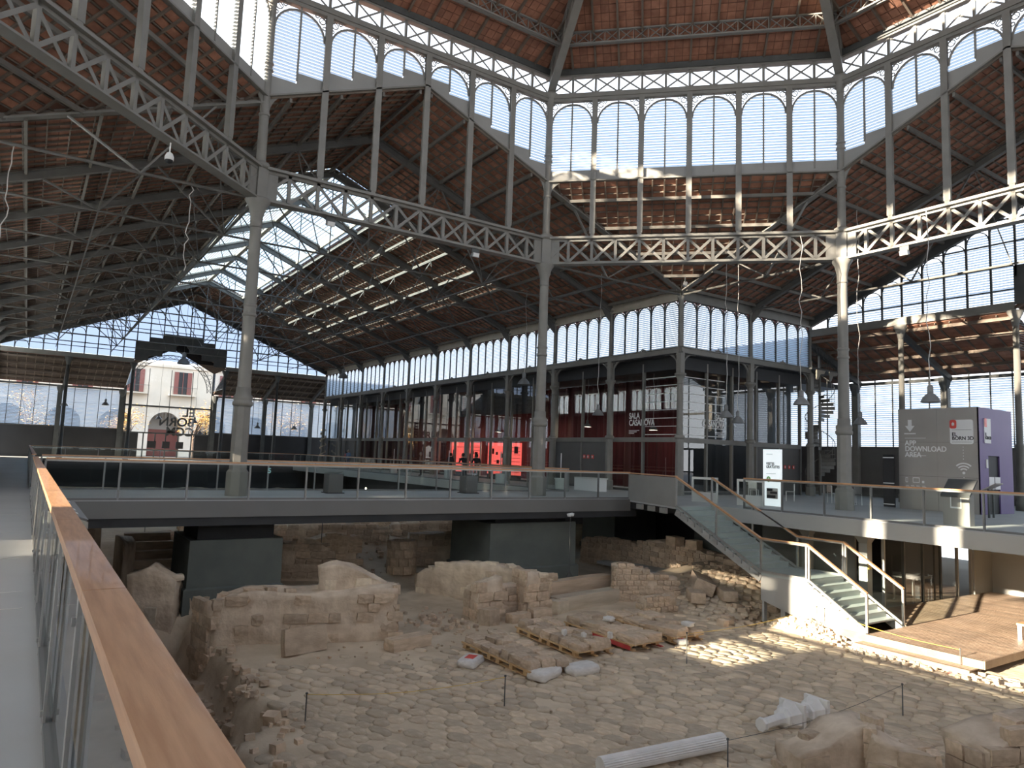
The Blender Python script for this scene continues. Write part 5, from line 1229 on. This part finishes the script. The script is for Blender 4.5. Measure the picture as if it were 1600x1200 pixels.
to = thing('banner_totem', 'tall white banner totem with green cross and photo', 'banner', (8.4, -13.35, 0), PI)
MB().bb(-.4, .4, -.08, .08, 0, 2.3).build('body', 'lightbox', to)
text('lettering', 'VISITES\nGRATUITES', .155, 'ink', to, (-.24, -.09, 1.66), ft, sx=.8)
for z, w_ in ((2.1, .3), (1.3, .45)): MB().bb(-.24, -.24+w_, -.086, -.08, z, z+.02).build('text_line', 'kiosk_grey', to)
MB().prism([(-.13+.1*math.cos(2*PI*k/12), -.088, 1.08+.12*math.sin(2*PI*k/12)) for k in range(12)], (0, .01, 0)).build('green_mark', 'green_sign', to)
MB().bb(-.16, -.10, -.092, -.088, 1.02, 1.14).build('cross_bar', 'white', to); 
ph = MB().bb(-.22, .3, -.088, -.08, .3, .72).build('photo', 'kiosk_grey', to)
for a in ((-.2, .05, .6, .7), (-.05, .28, .5, .58), (-.2, .2, .32, .44), (.1, .28, .62, .7)): MB().bb(a[0], a[1], -.092, -.088, a[2], a[3]).build('photo_patch', R.choice(['ink', 'sack', 'stone']), ph)
# low glass gates and chairs near the stair head
def chair(x, y, rz, label, tone='steel'):
    t = thing('cafe_chair', label, 'chair', (x, y, 0), rz, 'chairs by the glass corner')
    MB().bb(-.21, .21, -.2, .2, .43, .46).build('seat', tone, t); MB().bb(-.2, .2, .18, .21, .5, .82).build('backrest', tone, t)
    for a in (-.19, .19):
        for b_ in (-.18, .18): MB().bb(a-.012, a+.012, b_-.012, b_+.012, 0, .43 if b_ < 0 else .8).build('leg', 'white', t)
chair(12.4, -17.4, .4, 'pale café chair beside the totem'); chair(11.0, -18.3, 2.2, 'café chair left of the totem foot'); chair(9.6, -19.6, -.5, 'café chair right of the totem foot'); chair(8.4, -19.4, 1.2, 'café chair nearest the tall kiosk-side column')
for k, (x, y) in enumerate(((11.9, -18.2), (9.0, -20.2))):
    t = thing('cafe_table', 'small square café table %s' % ('left of the totem' if k == 0 else 'right of the totem'), 'table', (x, y, 0))
    MB().bb(-.35, .35, -.35, .35, .71, .74).build('table_top', 'shutter', t); MB().lathe([(.2, 0), (.2, .03), (.03, .05), (.03, .71)], 10).build('pedestal', 'iron_dark', t)
def low_gate(x, y, rz, label):
    t = thing('low_gate', label, 'gate', (x, y, 0), rz)
    for a in (-.6, .54): MB().bb(a, a+.06, -.04, .04, 0, 1.05).build('post', 'pale_strip', t)
    MB().bb(-.6, .6, -.03, .03, .95, 1.05).build('top_rail', 'pale_strip', t); MB().bb(-.6, .6, -.03, .03, 0, .42).build('kick_panel', 'pale_strip', t); MB().bb(-.54, .54, -.01, .01, .42, .95).build('glass_pane', 'rail_glass', t)
low_gate(10.6, -11.8, .2, 'pale gate panel just behind the stair head'); low_gate(8.6, -12.2, .1, 'second pale gate panel nearer the totem')
# dark pedestals and drums on the footbridge
for k, (x, y) in enumerate(((16.5, -3.72), (16.4, 2.3))):
    t = thing('info_pedestal', 'dark square pedestal on the footbridge %s' % ('by the middle tall column' if k == 0 else 'toward the leftmost tall column'), 'pedestal', (x, y, 0))
    MB().bb(-.28, .28, -.28, .28, 0, .72).build('body', 'kiosk_dark', t); MB().bb(-.34, .34, -.34, .34, 0, .03).build('foot', 'ink', t); MB().box((0, 0, .78), (.6, .5, .06), Matrix.Rotation(.15, 3, 'Y')).build('top_plate', 'rail_glass', t)
for k, (x, y) in enumerate(((20.2, -11.6), (26.5, -11.9), (33.5, -12.2), (42, -12.0))):
    t = thing('planter_drum', 'white drum with pole on the walkway, %s from the middle column' % ORD[k], 'stand', (x, y, 0), group='white drums')
    MB().lathe([(.26, 0), (.3, .05), (.3, .5), (.33, .52), (.33, .58), (.0, .58)], 14).build('drum', 'white', t, True); MB().tube([(0, 0, .55), (0, 0, 1.9)], .03, 6).build('pole', 'white', t)
t = thing('white_counter', 'low white counter with rounded end behind the middle column', 'counter', (18.9, -12.6, 0))
MB().bb(-.9, .9, -.3, .3, 0, .62).build('body', 'white', t); MB().bb(-.95, .95, -.35, .35, .62, .68).build('top', 'pale_strip', t); MB().lathe([(.3, 0), (.3, .62)], 12, (.9, 0, 0)).build('rounded_end', 'white', t)
# info panel hung outside the near railing
t = thing('information_lectern', 'grey slanted info panel hung outside the near railing', 'panel', (2.6, 11.45, 0))
MB().prism([(-1.6, -.16, .42), (1.6, -.16, .42), (1.6, -.16, .58), (-1.6, -.16, .58)], (0, .02, 0)).build('front_edge', 'kiosk_grey', t)
MB().prism([(-1.6, -.16, .58), (1.6, -.16, .58), (1.6, .2, .72), (-1.6, .2, .72)], (0, 0, -.03)).build('plate', 'fascia_dark', t)
for k, x in enumerate((-1.3, -.7, .9)): MB().prism([(x, -.06, .624), (x+.3, -.06, .624), (x+.3, .0, .648), (x, .0, .648)], (0, 0, .004)).build('text_line', 'pale_strip', t)
MB().bb(-1.5, 1.5, .18, .3, .4, .45).build('bracket', 'kiosk_grey', t)
text('glass_number', '5', .22, 'teal', t, (12.9-2.6-.03, 5.75-11.45, .83), (PI/2, 0, -PI/2))
# ================================================================== pallets with stones
def pallet(x, y, rz, n, short, label, red=False, big=False, seed=1, bag=False):
    rr = random.Random(seed); z = gh(x, y)+.03; t = thing('pallet', label, 'pallet', (x, y, z), rz, 'stone pallets')
    Lx, Ly = 1.48*n, 1.15
    for k in range(n):
        x0 = -Lx/2+k*1.5
        for j in range(3):
            for i in range(3): MB().box((x0+.12+i*.56+.12, -Ly/2+.08+j*(Ly-.16)/2, .07), (.14, .12, .09)).build('block', 'pallet_wood', t)
        for j in range(3): MB().bb(x0, x0+1.46, -Ly/2+.02+j*(Ly-.14)/2, -Ly/2+.12+j*(Ly-.14)/2, 0, .022).build('bottom_board', 'red_paint' if red and j == 0 else 'pallet_wood', t)
        for j in range(7): MB().bb(x0+j*.21, x0+j*.21+.14, -Ly/2, Ly/2, .135, .157).build('top_board', 'pallet_wood', t)
    if red: MB().bb(-Lx/2+.1, Lx/2-1.3, Ly/2-.01, Ly/2+.02, .01, .13).build('side_board', 'red_paint', t)
    MB().beam((-Lx/2, Ly/2+.01, .15), (Lx/2, Ly/2+.01, .15), .03, .04).build('edge_board', 'pallet_wood', t)
    # the stones lie on the pallet: each a thing of its own
    c, s = math.cos(rz), math.sin(rz); g = 0
    nx, ny = (int(Lx/.42), 3) if not big else (int(Lx/.66), 2)
    for i in range(nx):
        for j in range(ny):
            lx, ly = -Lx/2+(i+.5)*Lx/nx+rr.uniform(-.04, .04), -Ly/2+(j+.5)*Ly/ny+rr.uniform(-.03, .03)
            dx, dy, dz = Lx/nx*rr.uniform(.85, 1.0), Ly/ny*rr.uniform(.82, .98), rr.uniform(.14, .26)
            o = put('dressed_stone', SVM2[rr.randrange(6)], None, (x+lx*c-ly*s, y+lx*s+ly*c, z+.157+dz/2-.02), scale=(dx, dy, dz), rot=(rr.uniform(-.08, .08), rr.uniform(-.08, .08), rz+rr.uniform(-.2, .2)))
            tag(o, 'salvaged stone on the %s, %s along, %s row' % (short, ORD[i], ['far', 'middle', 'near'][j] if ny == 3 else ['far', 'near'][j]), 'stone', 'stones on the '+short); g += 1
SVM2 = [rock(200+i, 3, .12, .3).mesh('dressed_stone', 'stone', False) for i in range(6)]
pallet(5.0, 1.65, .02, 2, 'first pallet', 'wooden pallet nearest the thick wall, covered in rough stones', seed=1)
pallet(5.7, -.45, -.04, 2, 'second pallet', 'wooden pallet with yellow edge board, second of the four', seed=2)
pallet(5.65, -2.2, -.02, 2, 'red-sided pallet', 'pallet with the red side board, third of the four', red=True, big=True, seed=3)
pallet(5.7, -3.85, -.03, 2, 'pallet nearest the stairs', 'wooden pallet nearest the stairs, with long flat stones', big=True, seed=4)
def bag(x, y, rz, label, red=False, s=1.):
    mb = rock(300+int(x*10), 5, .06, .9); 
    for i, v in enumerate(mb.v): pass
    t = put('sandbag', mb.mesh('sandbag', 'sack', True), None, (x, y, gh(x, y)+.08), scale=(.75*s, .45*s, .2*s), rot=(0, 0, rz)); tag(t, label, 'bag', 'white sacks')
    if red: put('red_print', MB().bb(-.2, .25, -.25, .25, .5, .53).mesh('red_print', 'red_sign'), t)
bag(5.2, 2.75, -.9, 'white sack with red print beside the first pallet', True); bag(3.55, 1.75, -1.2, 'white sack under the corner of the first pallet', s=1.1); bag(3.45, .75, -1.5, 'flat white sack at the front of the first pallet', s=1.1)
bag(4.3, -3.5, -.3, 'small red and white sack between the last two pallets', True, .7)
for k, (x, y, z, lb) in enumerate(((5.2, -.1, -2.95, 'crumpled white paper tag on the second pallet'), (4.7, -.35, -2.95, 'twisted white tag on the second pallet, further front'), (4.35, -.95, -2.92, 'upright white tag at the corner of the second pallet'), (5.9, -2.3, -2.95, 'clear plastic wrap on the red-sided pallet'), (4.45, -4.0, -2.95, 'ball of plastic wrap on the last pallet'))):
    o = put('paper_tag', rock(400+k, 4, .25, .8).mesh('paper_tag', 'sack', True), None, (x, y, z), scale=(.12 if k < 3 else .3, .1 if k < 3 else .25, .16 if k < 3 else .12)); tag(o, lb, 'tag')
# ================================================================== plaster column fragments
t = thing('column_shaft', 'white fluted column shaft lying on the paving at the bottom edge', 'column', (-1.3, 1.5, gh(-1.3, 1.5)+.17), math.atan2(2.3, .25))
mb = MB(); n = 48
def fl(r, k): return r*(1-.10*(k % 2))
rg = [[(L_, fl(r_, k)*math.cos(2*PI*k/n), fl(r_, k)*math.sin(2*PI*k/n)) for k in range(n)] for L_, r_ in ((0, .15), (1.2, .145), (2.6, .14))]
mb.v = [p for r_ in rg for p in r_]; mb.f = [(i*n+k, i*n+(k+1) % n, (i+1)*n+(k+1) % n, (i+1)*n+k) for i in range(2) for k in range(n)]+[tuple(range(n)), tuple(2*n+k for k in reversed(range(n)))]
mb.build('fluted_shaft', 'plaster', t)
def capital(x, y, rz, label, tail):
    t = thing('column_capital', label, 'capital', (x, y, gh(x, y)+.02), rz)
    prof = [(.1, 0), (.12, .1), (.19, .14), (.2, .2), (.16, .24), (.26, .34), (.29, .4), (.24, .46)]
    m_ = Matrix.Translation((0, 0, .17)) @ Matrix.Rotation(PI/2, 4, 'Y')
    b_ = MB().lathe(prof, 8, ph=PI/8); b_.v = [tuple(m_ @ Vector(p)) for p in b_.v]; b_.build('moulded_body', 'plaster', t)
    a = MB().bb(.46, .54, -.27, .27, -.04, .42); a.build('abacus', 'plaster', t)
    if tail:
        c = MB().lathe([(.12, -.55), (.14, -.5), (.1, -.42), (.1, .02)], 8, ph=PI/8); c.v = [tuple(m_ @ Vector(p)) for p in c.v]; c.build('neck', 'plaster', t)
capital(-1.1, -.35, math.atan2(-1.7, -.1)+.1, 'white plaster capital with long neck lying on the paving', True); capital(-1.15, -1.0, math.atan2(-1.7, -.1), 'white plaster capital touching the ochre wall peak', False)
# ================================================================== marker posts with string
PQ = [(2.36, 3.66, .62, 'beside the first pallet'), (2.81, -2.14, .8, 'between pallets and stairs'), (-1.9, -3.4, .66, 'above the nearest walls'), (-1.79, 1.96, .5, 'at the fluted shaft'), (2.94, -7.9, .65, 'below the stair landing'), (-.93, -8.1, .56, 'at the deck corner'), (3.6, 7.3, .5, 'beside the shaded pit')]
for x, y, h, lb in PQ:
    t = thing('marker_post', 'thin dark marker post standing %s' % lb, 'post', (x, y, gh(x, y)-.05), group='marker posts')
    MB().tube([(0, 0, 0), (0, 0, h)], .012, 6).build('rod', 'iron_dark', t); ring_ = MB().lathe([(.012, h), (.025, h+.01), (.025, h+.03), (.012, h+.04)], 6); ring_.build('eyelet', 'iron_dark', t)
def string(a, b_, label, mt='yellow'):
    pts = [Vector(a).lerp(Vector(b_), k/8)-Vector((0, 0, .12*math.sin(PI*k/8))) for k in range(9)]
    tag(MB().tube(pts, .005, 4).build('string', mt), label, 'string', 'barrier strings')
pz = lambda i: (PQ[i][0], PQ[i][1], gh(PQ[i][0], PQ[i][1])+PQ[i][2]-.05)
string(pz(1), pz(4), 'yellow string from the middle post to the stair landing'); string(pz(4), pz(5), 'yellow string along the deck edge'); string(pz(3), pz(2), 'grey string over the plaster capitals', 'iron_dark'); string(pz(0), pz(6), 'yellow string toward the shaded pit')
# tripod work lamp
t = thing('tripod_lamp', 'tall tripod work lamp with two heads in front of the pier', 'lamp', (12.6, -6.2, gh(12.6, -6.2)))
MB().tube([(0, 0, .3), (0, 0, 2.75)], .018, 6).build('mast', 'iron_dark', t)
for k in range(3): a = 2*PI*k/3; MB().tube([(0, 0, .6), (.4*math.cos(a), .4*math.sin(a), 0)], .015, 5).build('leg', 'iron_dark', t)
MB().tube([(-.1, .15, 2.75), (.1, -.15, 2.75)], .015, 5).build('cross_bar', 'iron_dark', t)
for s in (-1, 1): MB().lathe([(.0, -.07), (.08, -.05), (.1, .05), (.0, .08)], 10, (-.1*s, .15*s, 2.8)).build('lamp_head', 'white', t, True)
# ================================================================== pendant lamps
PLM = {'shade': MB().lathe([(.30, 0), (.285, .04), (.24, .14), (.15, .24), (.085, .3), (.08, .31)], 20, cap=False).mesh('shade', 'lamp_grey', True), 'cap': MB().lathe([(.085, .3), (.09, .34), (.09, .5), (.06, .55), (.02, .58)], 14).mesh('cap', 'lamp_grey', True), 'bulb': MB().lathe([(0, .06), (.05, .1), (.06, .16), (.03, .24), (0, .25)], 10).mesh('bulb', 'white', True)}
def roofz(x, y):
    if y < -GYA and GX < x < LX: return 6.62
    if x > LX: return 9.25-.37*(x-LX) if abs(y) > 4.2 else 11.7-.54*abs(y)
    if x > H: return ZR-SL*abs(y)-.0
    if y < -LY: return 9.2
    if y < -H: return ZR-SL*abs(x)
    return None
GYA = 15.6
def pendant(x, y, z, ztop, label, s=1., cord='cord', wob=.12, group='bell pendant lamps', lit=0):
    ztop = roofz(x, y) or ztop+.4; t = thing('pendant_lamp', label, 'lamp', (x, y, z), group=group); t.scale = (s, s, s)
    for n_ in ('shade', 'cap', 'bulb'): put(n_, PLM[n_], t)
    rr = random.Random(int(x*100+y)); n = 14; H_ = (ztop-z)/s
    pts = [(wob*rr.uniform(-.5, .5)*(0 if k in (0, n) else 1), wob*rr.uniform(-.5, .5)*(0 if k in (0, n) else 1), .57+(H_-.57)*k/n) for k in range(n+1)]
    MB().tube(pts, .014/s, 5).build('cord', cord, t)
    if lit:
        l = bpy.data.lights.new('lamp_light', 'POINT'); l.energy = lit; l.color = (1, .8, .6); l.shadow_soft_size = .08
        lo = bpy.data.objects.new('lamp_light', l); COL.objects.link(lo); lo.parent = t; lo.location = (0, 0, -.05)
zr_ = lambda x, y: max(ZR-SL*abs(y), ZR-SL*abs(x) if abs(x) < H else 0)-.4
pendant(6.16, -12, 3.95, 10.1, 'grey bell pendant lamp right of the totem'); pendant(1.5, -12, 3.85, 9.9, 'grey bell pendant lamp above the kiosk front'); pendant(10.5, -13.0, 3.65, 10.1, 'grey bell pendant lamp before the second lettering'); pendant(11.6, -15.2, 3.55, 10.0, 'grey bell pendant lamp just behind the one before the lettering')
pendant(7.2, -17.8, 3.55, 9.6, 'grey bell pendant lamp left of the kiosk, lower'); pendant(18, -12.2, 3.9, 10.0, 'grey bell pendant lamp right of the middle column'); pendant(24.5, -12, 5.9, 11.0, 'high bell pendant lamp left of the middle column', 1.25)
pendant(54.1, -12, 8.4, 10.6, 'big high bell pendant lamp at the far end of the glazed wall', 1.6); pendant(60, .9, 8.9, 15.7, 'big dark bell pendant lamp in front of the portal gable', 1.9, 'iron_dark', .02)
for k, (xx) in enumerate((19.0, 24.4, 29.6, 34.6, 39.5, 44.6, 50.2)): pendant(xx, -17.2+.3*(k % 2), 3.4+.25*(k % 3), 6.6, 'bell pendant lamp inside the glazed hall, %s from the corner' % ORD[k], .8, lit=25)
for k, (yy, z) in enumerate(((9.4, 4.9), (6.0, 5.2), (1.2, 4.1), (-2.2, 3.9), (-12.6, 3.8), (-16.0, 3.8), (-8.6, 3.7))): pendant(70, yy, z, 7.4, 'small dark bell lamp before the far outer wall, %s' % ['leftmost', 'between the louvres left of the portal', 'first inside the portal', 'second inside the portal', 'second right of the portal', 'near the far corner', 'first right of the portal'][k], 1.1, 'iron_dark', .05)
for k, (xx, z) in enumerate(((17.2, 3.6), (18.2, 3.9))): pendant(xx, -20.5-2.5*k, z, 6.6, 'bell lamp behind the short glass wall, %s' % ('nearer' if k == 0 else 'farther'), .8)
for x, y, z0, z1, lb in ((14.85, 13.15, 5.8, 10.1, 'loose wavy cable hanging at the far left edge'), (14.85, 8.3, 7.2, 10.1, 'loose wavy cable hanging left of the leftmost tall column')):
    rr = random.Random(int(y*9)); tag(MB().tube([(x+rr.uniform(-.08, .08), y+rr.uniform(-.08, .08), z1+(z0-z1)*k/16) for k in range(17)], .016, 5).build('hanging_cable', 'cord'), lb, 'cable')
# dome camera and floodlights on the girders
t = thing('dome_camera', 'white dome security camera hanging under the dark girder', 'camera', (11.6, 9.43, 9.55)); 
MB().tube([(0, 0, .2), (0, 0, .56)], .02, 6).build('stem', 'white', t); MB().lathe([(.12, 0), (.12, .1), (.08, .2), (.02, .24)], 14).build('housing', 'white', t, True); MB().lathe([(0, -.1), (.08, -.07), (.11, 0), (.11, .01)], 14).build('dome', 'ink', t, True)
def flood(x, y, z, rz, label):
    t = thing('floodlight', label, 'floodlight', (x, y, z), rz, 'floodlights on the girders')
    MB().box((0, 0, 0), (.3, .16, .18), Matrix.Rotation(.3, 3, 'X')).build('housing', 'steel', t); MB().box((0, -.09, -.02), (.26, .02, .14), Matrix.Rotation(.3, 3, 'X')).build('lens', 'white', t); MB().bb(-.17, .17, -.02, .02, .05, .3).build('yoke', 'iron_dark', t)
flood(14.7, -2.5, 9.8, -PI/2, 'floodlight under the girder left of the middle column'); flood(12.2, -12.2, 9.75, -PI/4, 'pair of spotlights under the rafter by the glass corner'); flood(3.6, -14.7, 9.8, PI, 'floodlight under the girder above the kiosk'); flood(14.8, 3.6, 9.8, -PI/2, 'small floodlight right of the leftmost column')
for k, (x, y) in enumerate(((17.3, 2.3), (21, -5.8), (27, -8), (33, -6), (24, 7.6), (30, 3))):
    t = thing('spot_lamp', 'tiny lit spot lamp in the dark excavation, %s' % ORD[k], 'lamp', (x, y, -.8), group='tiny spot lamps'); MB().lathe([(.0, 0), (.05, .02), (.05, .12), (0, .14)], 8).build('bulb', 'lamp_on', t, True); MB().tube([(0, 0, .1), (0, 0, -1.6)], .015, 5).build('stake', 'iron_dark', t)
# ================================================================== spiral staircase and balcony by the far corner
t = thing('spiral_stair', 'cast-iron spiral staircase beside the short glazed wall', 'stairs', (15.3, -27.5, 0))
MB().tube([(0, 0, 0), (0, 0, 8.6)], .08, 8).build('newel', 'iron', t)
for k in range(34):
    a = -k*.42+1.; z = .22*(k+1)
    MB().prism([(.05*math.cos(a), .05*math.sin(a), z), (.85*math.cos(a-.2), .85*math.sin(a-.2), z), (.85*math.cos(a+.25), .85*math.sin(a+.25), z)], (0, 0, .03)).build('tread', 'iron', t)
    MB().prism([(.1*math.cos(a-.2), .1*math.sin(a-.2), z-.18), (.84*math.cos(a-.2), .84*math.sin(a-.2), z-.18), (.84*math.cos(a-.2), .84*math.sin(a-.2), z), (.1*math.cos(a-.2), .1*math.sin(a-.2), z)], (.012, .012, 0)).build('riser', 'iron', t)
    MB().tube([(.83*math.cos(a), .83*math.sin(a), z), (.83*math.cos(a), .83*math.sin(a), z+.95)], .012, 5).build('baluster', 'iron', t)
MB().tube([(.83*math.cos(1-k*.21), .83*math.sin(1-k*.21), .22*(k/2+1)+.95) for k in range(68)], .025, 6).build('handrail', 'iron', t)
b_ = thing('balcony', 'small iron balcony with railing at the top of the spiral stair', 'balcony', (14.9, -27.2, 7.35))
MB().bb(-.4, 1.2, -1.7, 1.7, 0, .1).build('platform', 'iron_dark', b_)
for k in range(18): MB().tube([(-.38, -1.68+k*.197, .1), (-.38, -1.68+k*.197, 1.35)], .012, 5).build('baluster', 'iron_dark', b_)
MB().beam((-.38, -1.7, 1.35), (-.38, 1.7, 1.35), .05, .04).build('top_rail', 'iron_dark', b_)
for y in (1.3, 0): MB().prism([(-.45, y, 0), (-.45, y-.9, 0), (-.45, y-.75, -.2), (-.45, y-.35, -.25), (-.45, y-.2, -.55), (-.45, y, -.6)], (.06, 0, 0)).build('bracket', 'cream_iron' if y else 'iron', b_)
# dressed column with garland near the far corner
t = thing('garland', 'pale garland of dried flowers wound round the far corner column', 'garland', (LX-.1, -H, 0))
rr = random.Random(5)
for k in range(36):
    a = k*.6; z = .9+k*.075; put('blossom', SVM['pale_stone'][k % 6], t, (.28*math.cos(a), .28*math.sin(a), z), scale=(.14, .14, .12))
# ================================================================== people
def person(x, y, rz, label, top_c, leg_c, pose='lean', skin=(.5, .3, .21, 1), hair=(.03, .02, .015, 1), s=1.):
    t = thing('person', label, 'person', (x, y, 0), rz, 'visitors'); t.scale = (s, s, s)
    pm = lambda nm, c: (MT.get(nm) or mat(nm, c, None, rough=.8))
    nm = 'cloth_%d' % len(MT); pm(nm, top_c); nm2 = 'cloth_%d' % len(MT); pm(nm2, leg_c); nm3 = 'skin_%d' % len(MT); pm(nm3, skin); nm4 = 'hair_%d' % len(MT); pm(nm4, hair)
    ln = .18 if pose == 'lean' else 0.02
    V_ = {'pel': (0, 0, .95), 'waist': (0, .02, 1.08), 'chest': (0, ln*.7, 1.3), 'neck': (0, ln, 1.47), 'head': (0, ln+.05, 1.57), 'crown': (0, ln+.06, 1.70)}
    E_ = [('pel', 'waist'), ('waist', 'chest'), ('chest', 'neck'), ('neck', 'head'), ('head', 'crown')]; RAD = {'pel': .15, 'waist': .14, 'chest': .17, 'neck': .065, 'head': .098, 'crown': .07}
    for sd, q in ((-1, 'l'), (1, 'r')):
        V_[q+'hip'] = (sd*.1, 0, .88); V_[q+'knee'] = (sd*.11, .03, .5); V_[q+'ank'] = (sd*.11, -.02, .09); V_[q+'toe'] = (sd*.13, .14, .04)
        V_[q+'sho'] = (sd*.19, ln*.85, 1.40); V_[q+'elb'] = (sd*.27, ln+.08 if pose == 'lean' else -.02, 1.13)
        V_[q+'wri'] = (sd*.14, ln+.36, 1.12) if pose == 'lean' else (sd*.28, .08, .88)
        E_ += [('pel', q+'hip'), (q+'hip', q+'knee'), (q+'knee', q+'ank'), (q+'ank', q+'toe'), ('chest', q+'sho'), (q+'sho', q+'elb'), (q+'elb', q+'wri')]
        RAD.update({q+'hip': .105, q+'knee': .07, q+'ank': .055, q+'toe': .045, q+'sho': .075, q+'elb': .052, q+'wri': .036})
    ks_ = list(V_); me = bpy.data.meshes.new('body'); me.from_pydata([V_[k] for k in ks_], [(ks_.index(a), ks_.index(b__)) for a, b__ in E_], [])
    ob = put('body', me, t); md = ob.modifiers.new('skin', 'SKIN')
    for i, k in enumerate(ks_): me.skin_vertices[0].data[i].radius = (RAD[k], RAD[k]*.9); me.skin_vertices[0].data[i].use_root = (k == 'pel')
    ob.modifiers.new('sub', 'SUBSURF').levels = 1; ob.modifiers['sub'].render_levels = 1
    dg = bpy.context.evaluated_depsgraph_get(); ev = bpy.data.meshes.new_from_object(ob.evaluated_get(dg)); ob.modifiers.clear(); ob.data = ev; ev.name = 'body'
    ev.materials.clear()
    for n_ in (nm, nm2, nm3, nm2): ev.materials.append(MT[n_])
    hands = [Vector(V_['lwri']), Vector(V_['rwri'])]
    for p in ev.polygons:
        p.use_smooth = True; c = p.center
        p.material_index = 2 if c.z > 1.46 or min((c-h).length for h in hands) < .06 else (1 if c.z < .92 and abs(c.x) < .22 else 0)
    MB().lathe([(.0, 1.745), (.075, 1.72), (.108, 1.65), (.112, 1.58), (.1, 1.52)], 12, (0, ln+.025, 0)).build('hair', nm4, t, True)
    for sd in (-1, 1):
        MB().lathe([(0, -.008), (.01, 0), (0, .008)], 6, (sd*.035, ln+.152, 1.6)).build('eye', 'ink', t); MB().lathe([(0, -.03), (.015, -.01), (.012, .02), (0, .03)], 6, (sd*.105, ln+.05, 1.58)).build('ear', nm3, t)
    MB().prism([(-.014, ln+.15, 1.56), (.014, ln+.15, 1.56), (0, ln+.178, 1.562), (0, ln+.15, 1.6)], (0, .004, 0)).build('nose', nm3, t); MB().bb(-.025, .025, ln+.14, ln+.15, 1.525, 1.533).build('mouth', 'shutter', t)
    for sd, h in ((-1, hands[0]), (1, hands[1])):
        dr = Vector((-sd*.3, .95, -.1)).normalized() if pose == 'lean' else Vector((0, .25, -.97)); side = dr.cross(Vector((0, 0, 1)) if pose == 'lean' else Vector((1, 0, 0))).normalized()
        hm = MB().box(h+dr*.05, (.085, .085, .03))
        for f in range(4): b0 = h+dr*.08+side*(f-1.5)*.021; hm.tube([b0, b0+dr*(.04-.004*abs(f-1)), b0+dr*.065+Vector((0, 0, -.02))], [.0095, .009, .007], 5)
        b0 = h+dr*.03+side*.045*sd; hm.tube([b0, b0+side*.03*sd+dr*.03, b0+side*.03*sd+dr*.06], [.011, .01, .008], 5); hm.build('hand', nm3, t)
person(28.3, -11.3, -PI/2+2.4, 'person in a black jacket leaning over the far rail', (.02, .02, .022, 1), (.12, .12, .09, 1), skin=(.5, .33, .25, 1))
person(29.6, -11.2, PI/2-1.2, 'person with dark hair bending toward the one in black', (.03, .028, .03, 1), (.025, .025, .03, 1))
person(36.5, -11.6, -.3, 'person in a brown quilted jacket facing the red panel', (.2, .11, .07, 1), (.05, .05, .06, 1), 'stand', hair=(.25, .2, .17, 1))
person(52.9, -12.5, .4, 'distant person in blue by the far end of the glazed wall', (.16, .24, .36, 1), (.08, .09, .12, 1), 'stand', hair=(.3, .25, .2, 1))
person(54.3, -12.9, 1.2, 'distant person in pink beside the one in blue', (.5, .2, .2, 1), (.1, .1, .12, 1), 'stand', s=.93)
person(34.0, -12.6, PI/2, 'person half hidden behind an iron column before the red panel', (.03, .03, .035, 1), (.04, .04, .05, 1), 'stand')
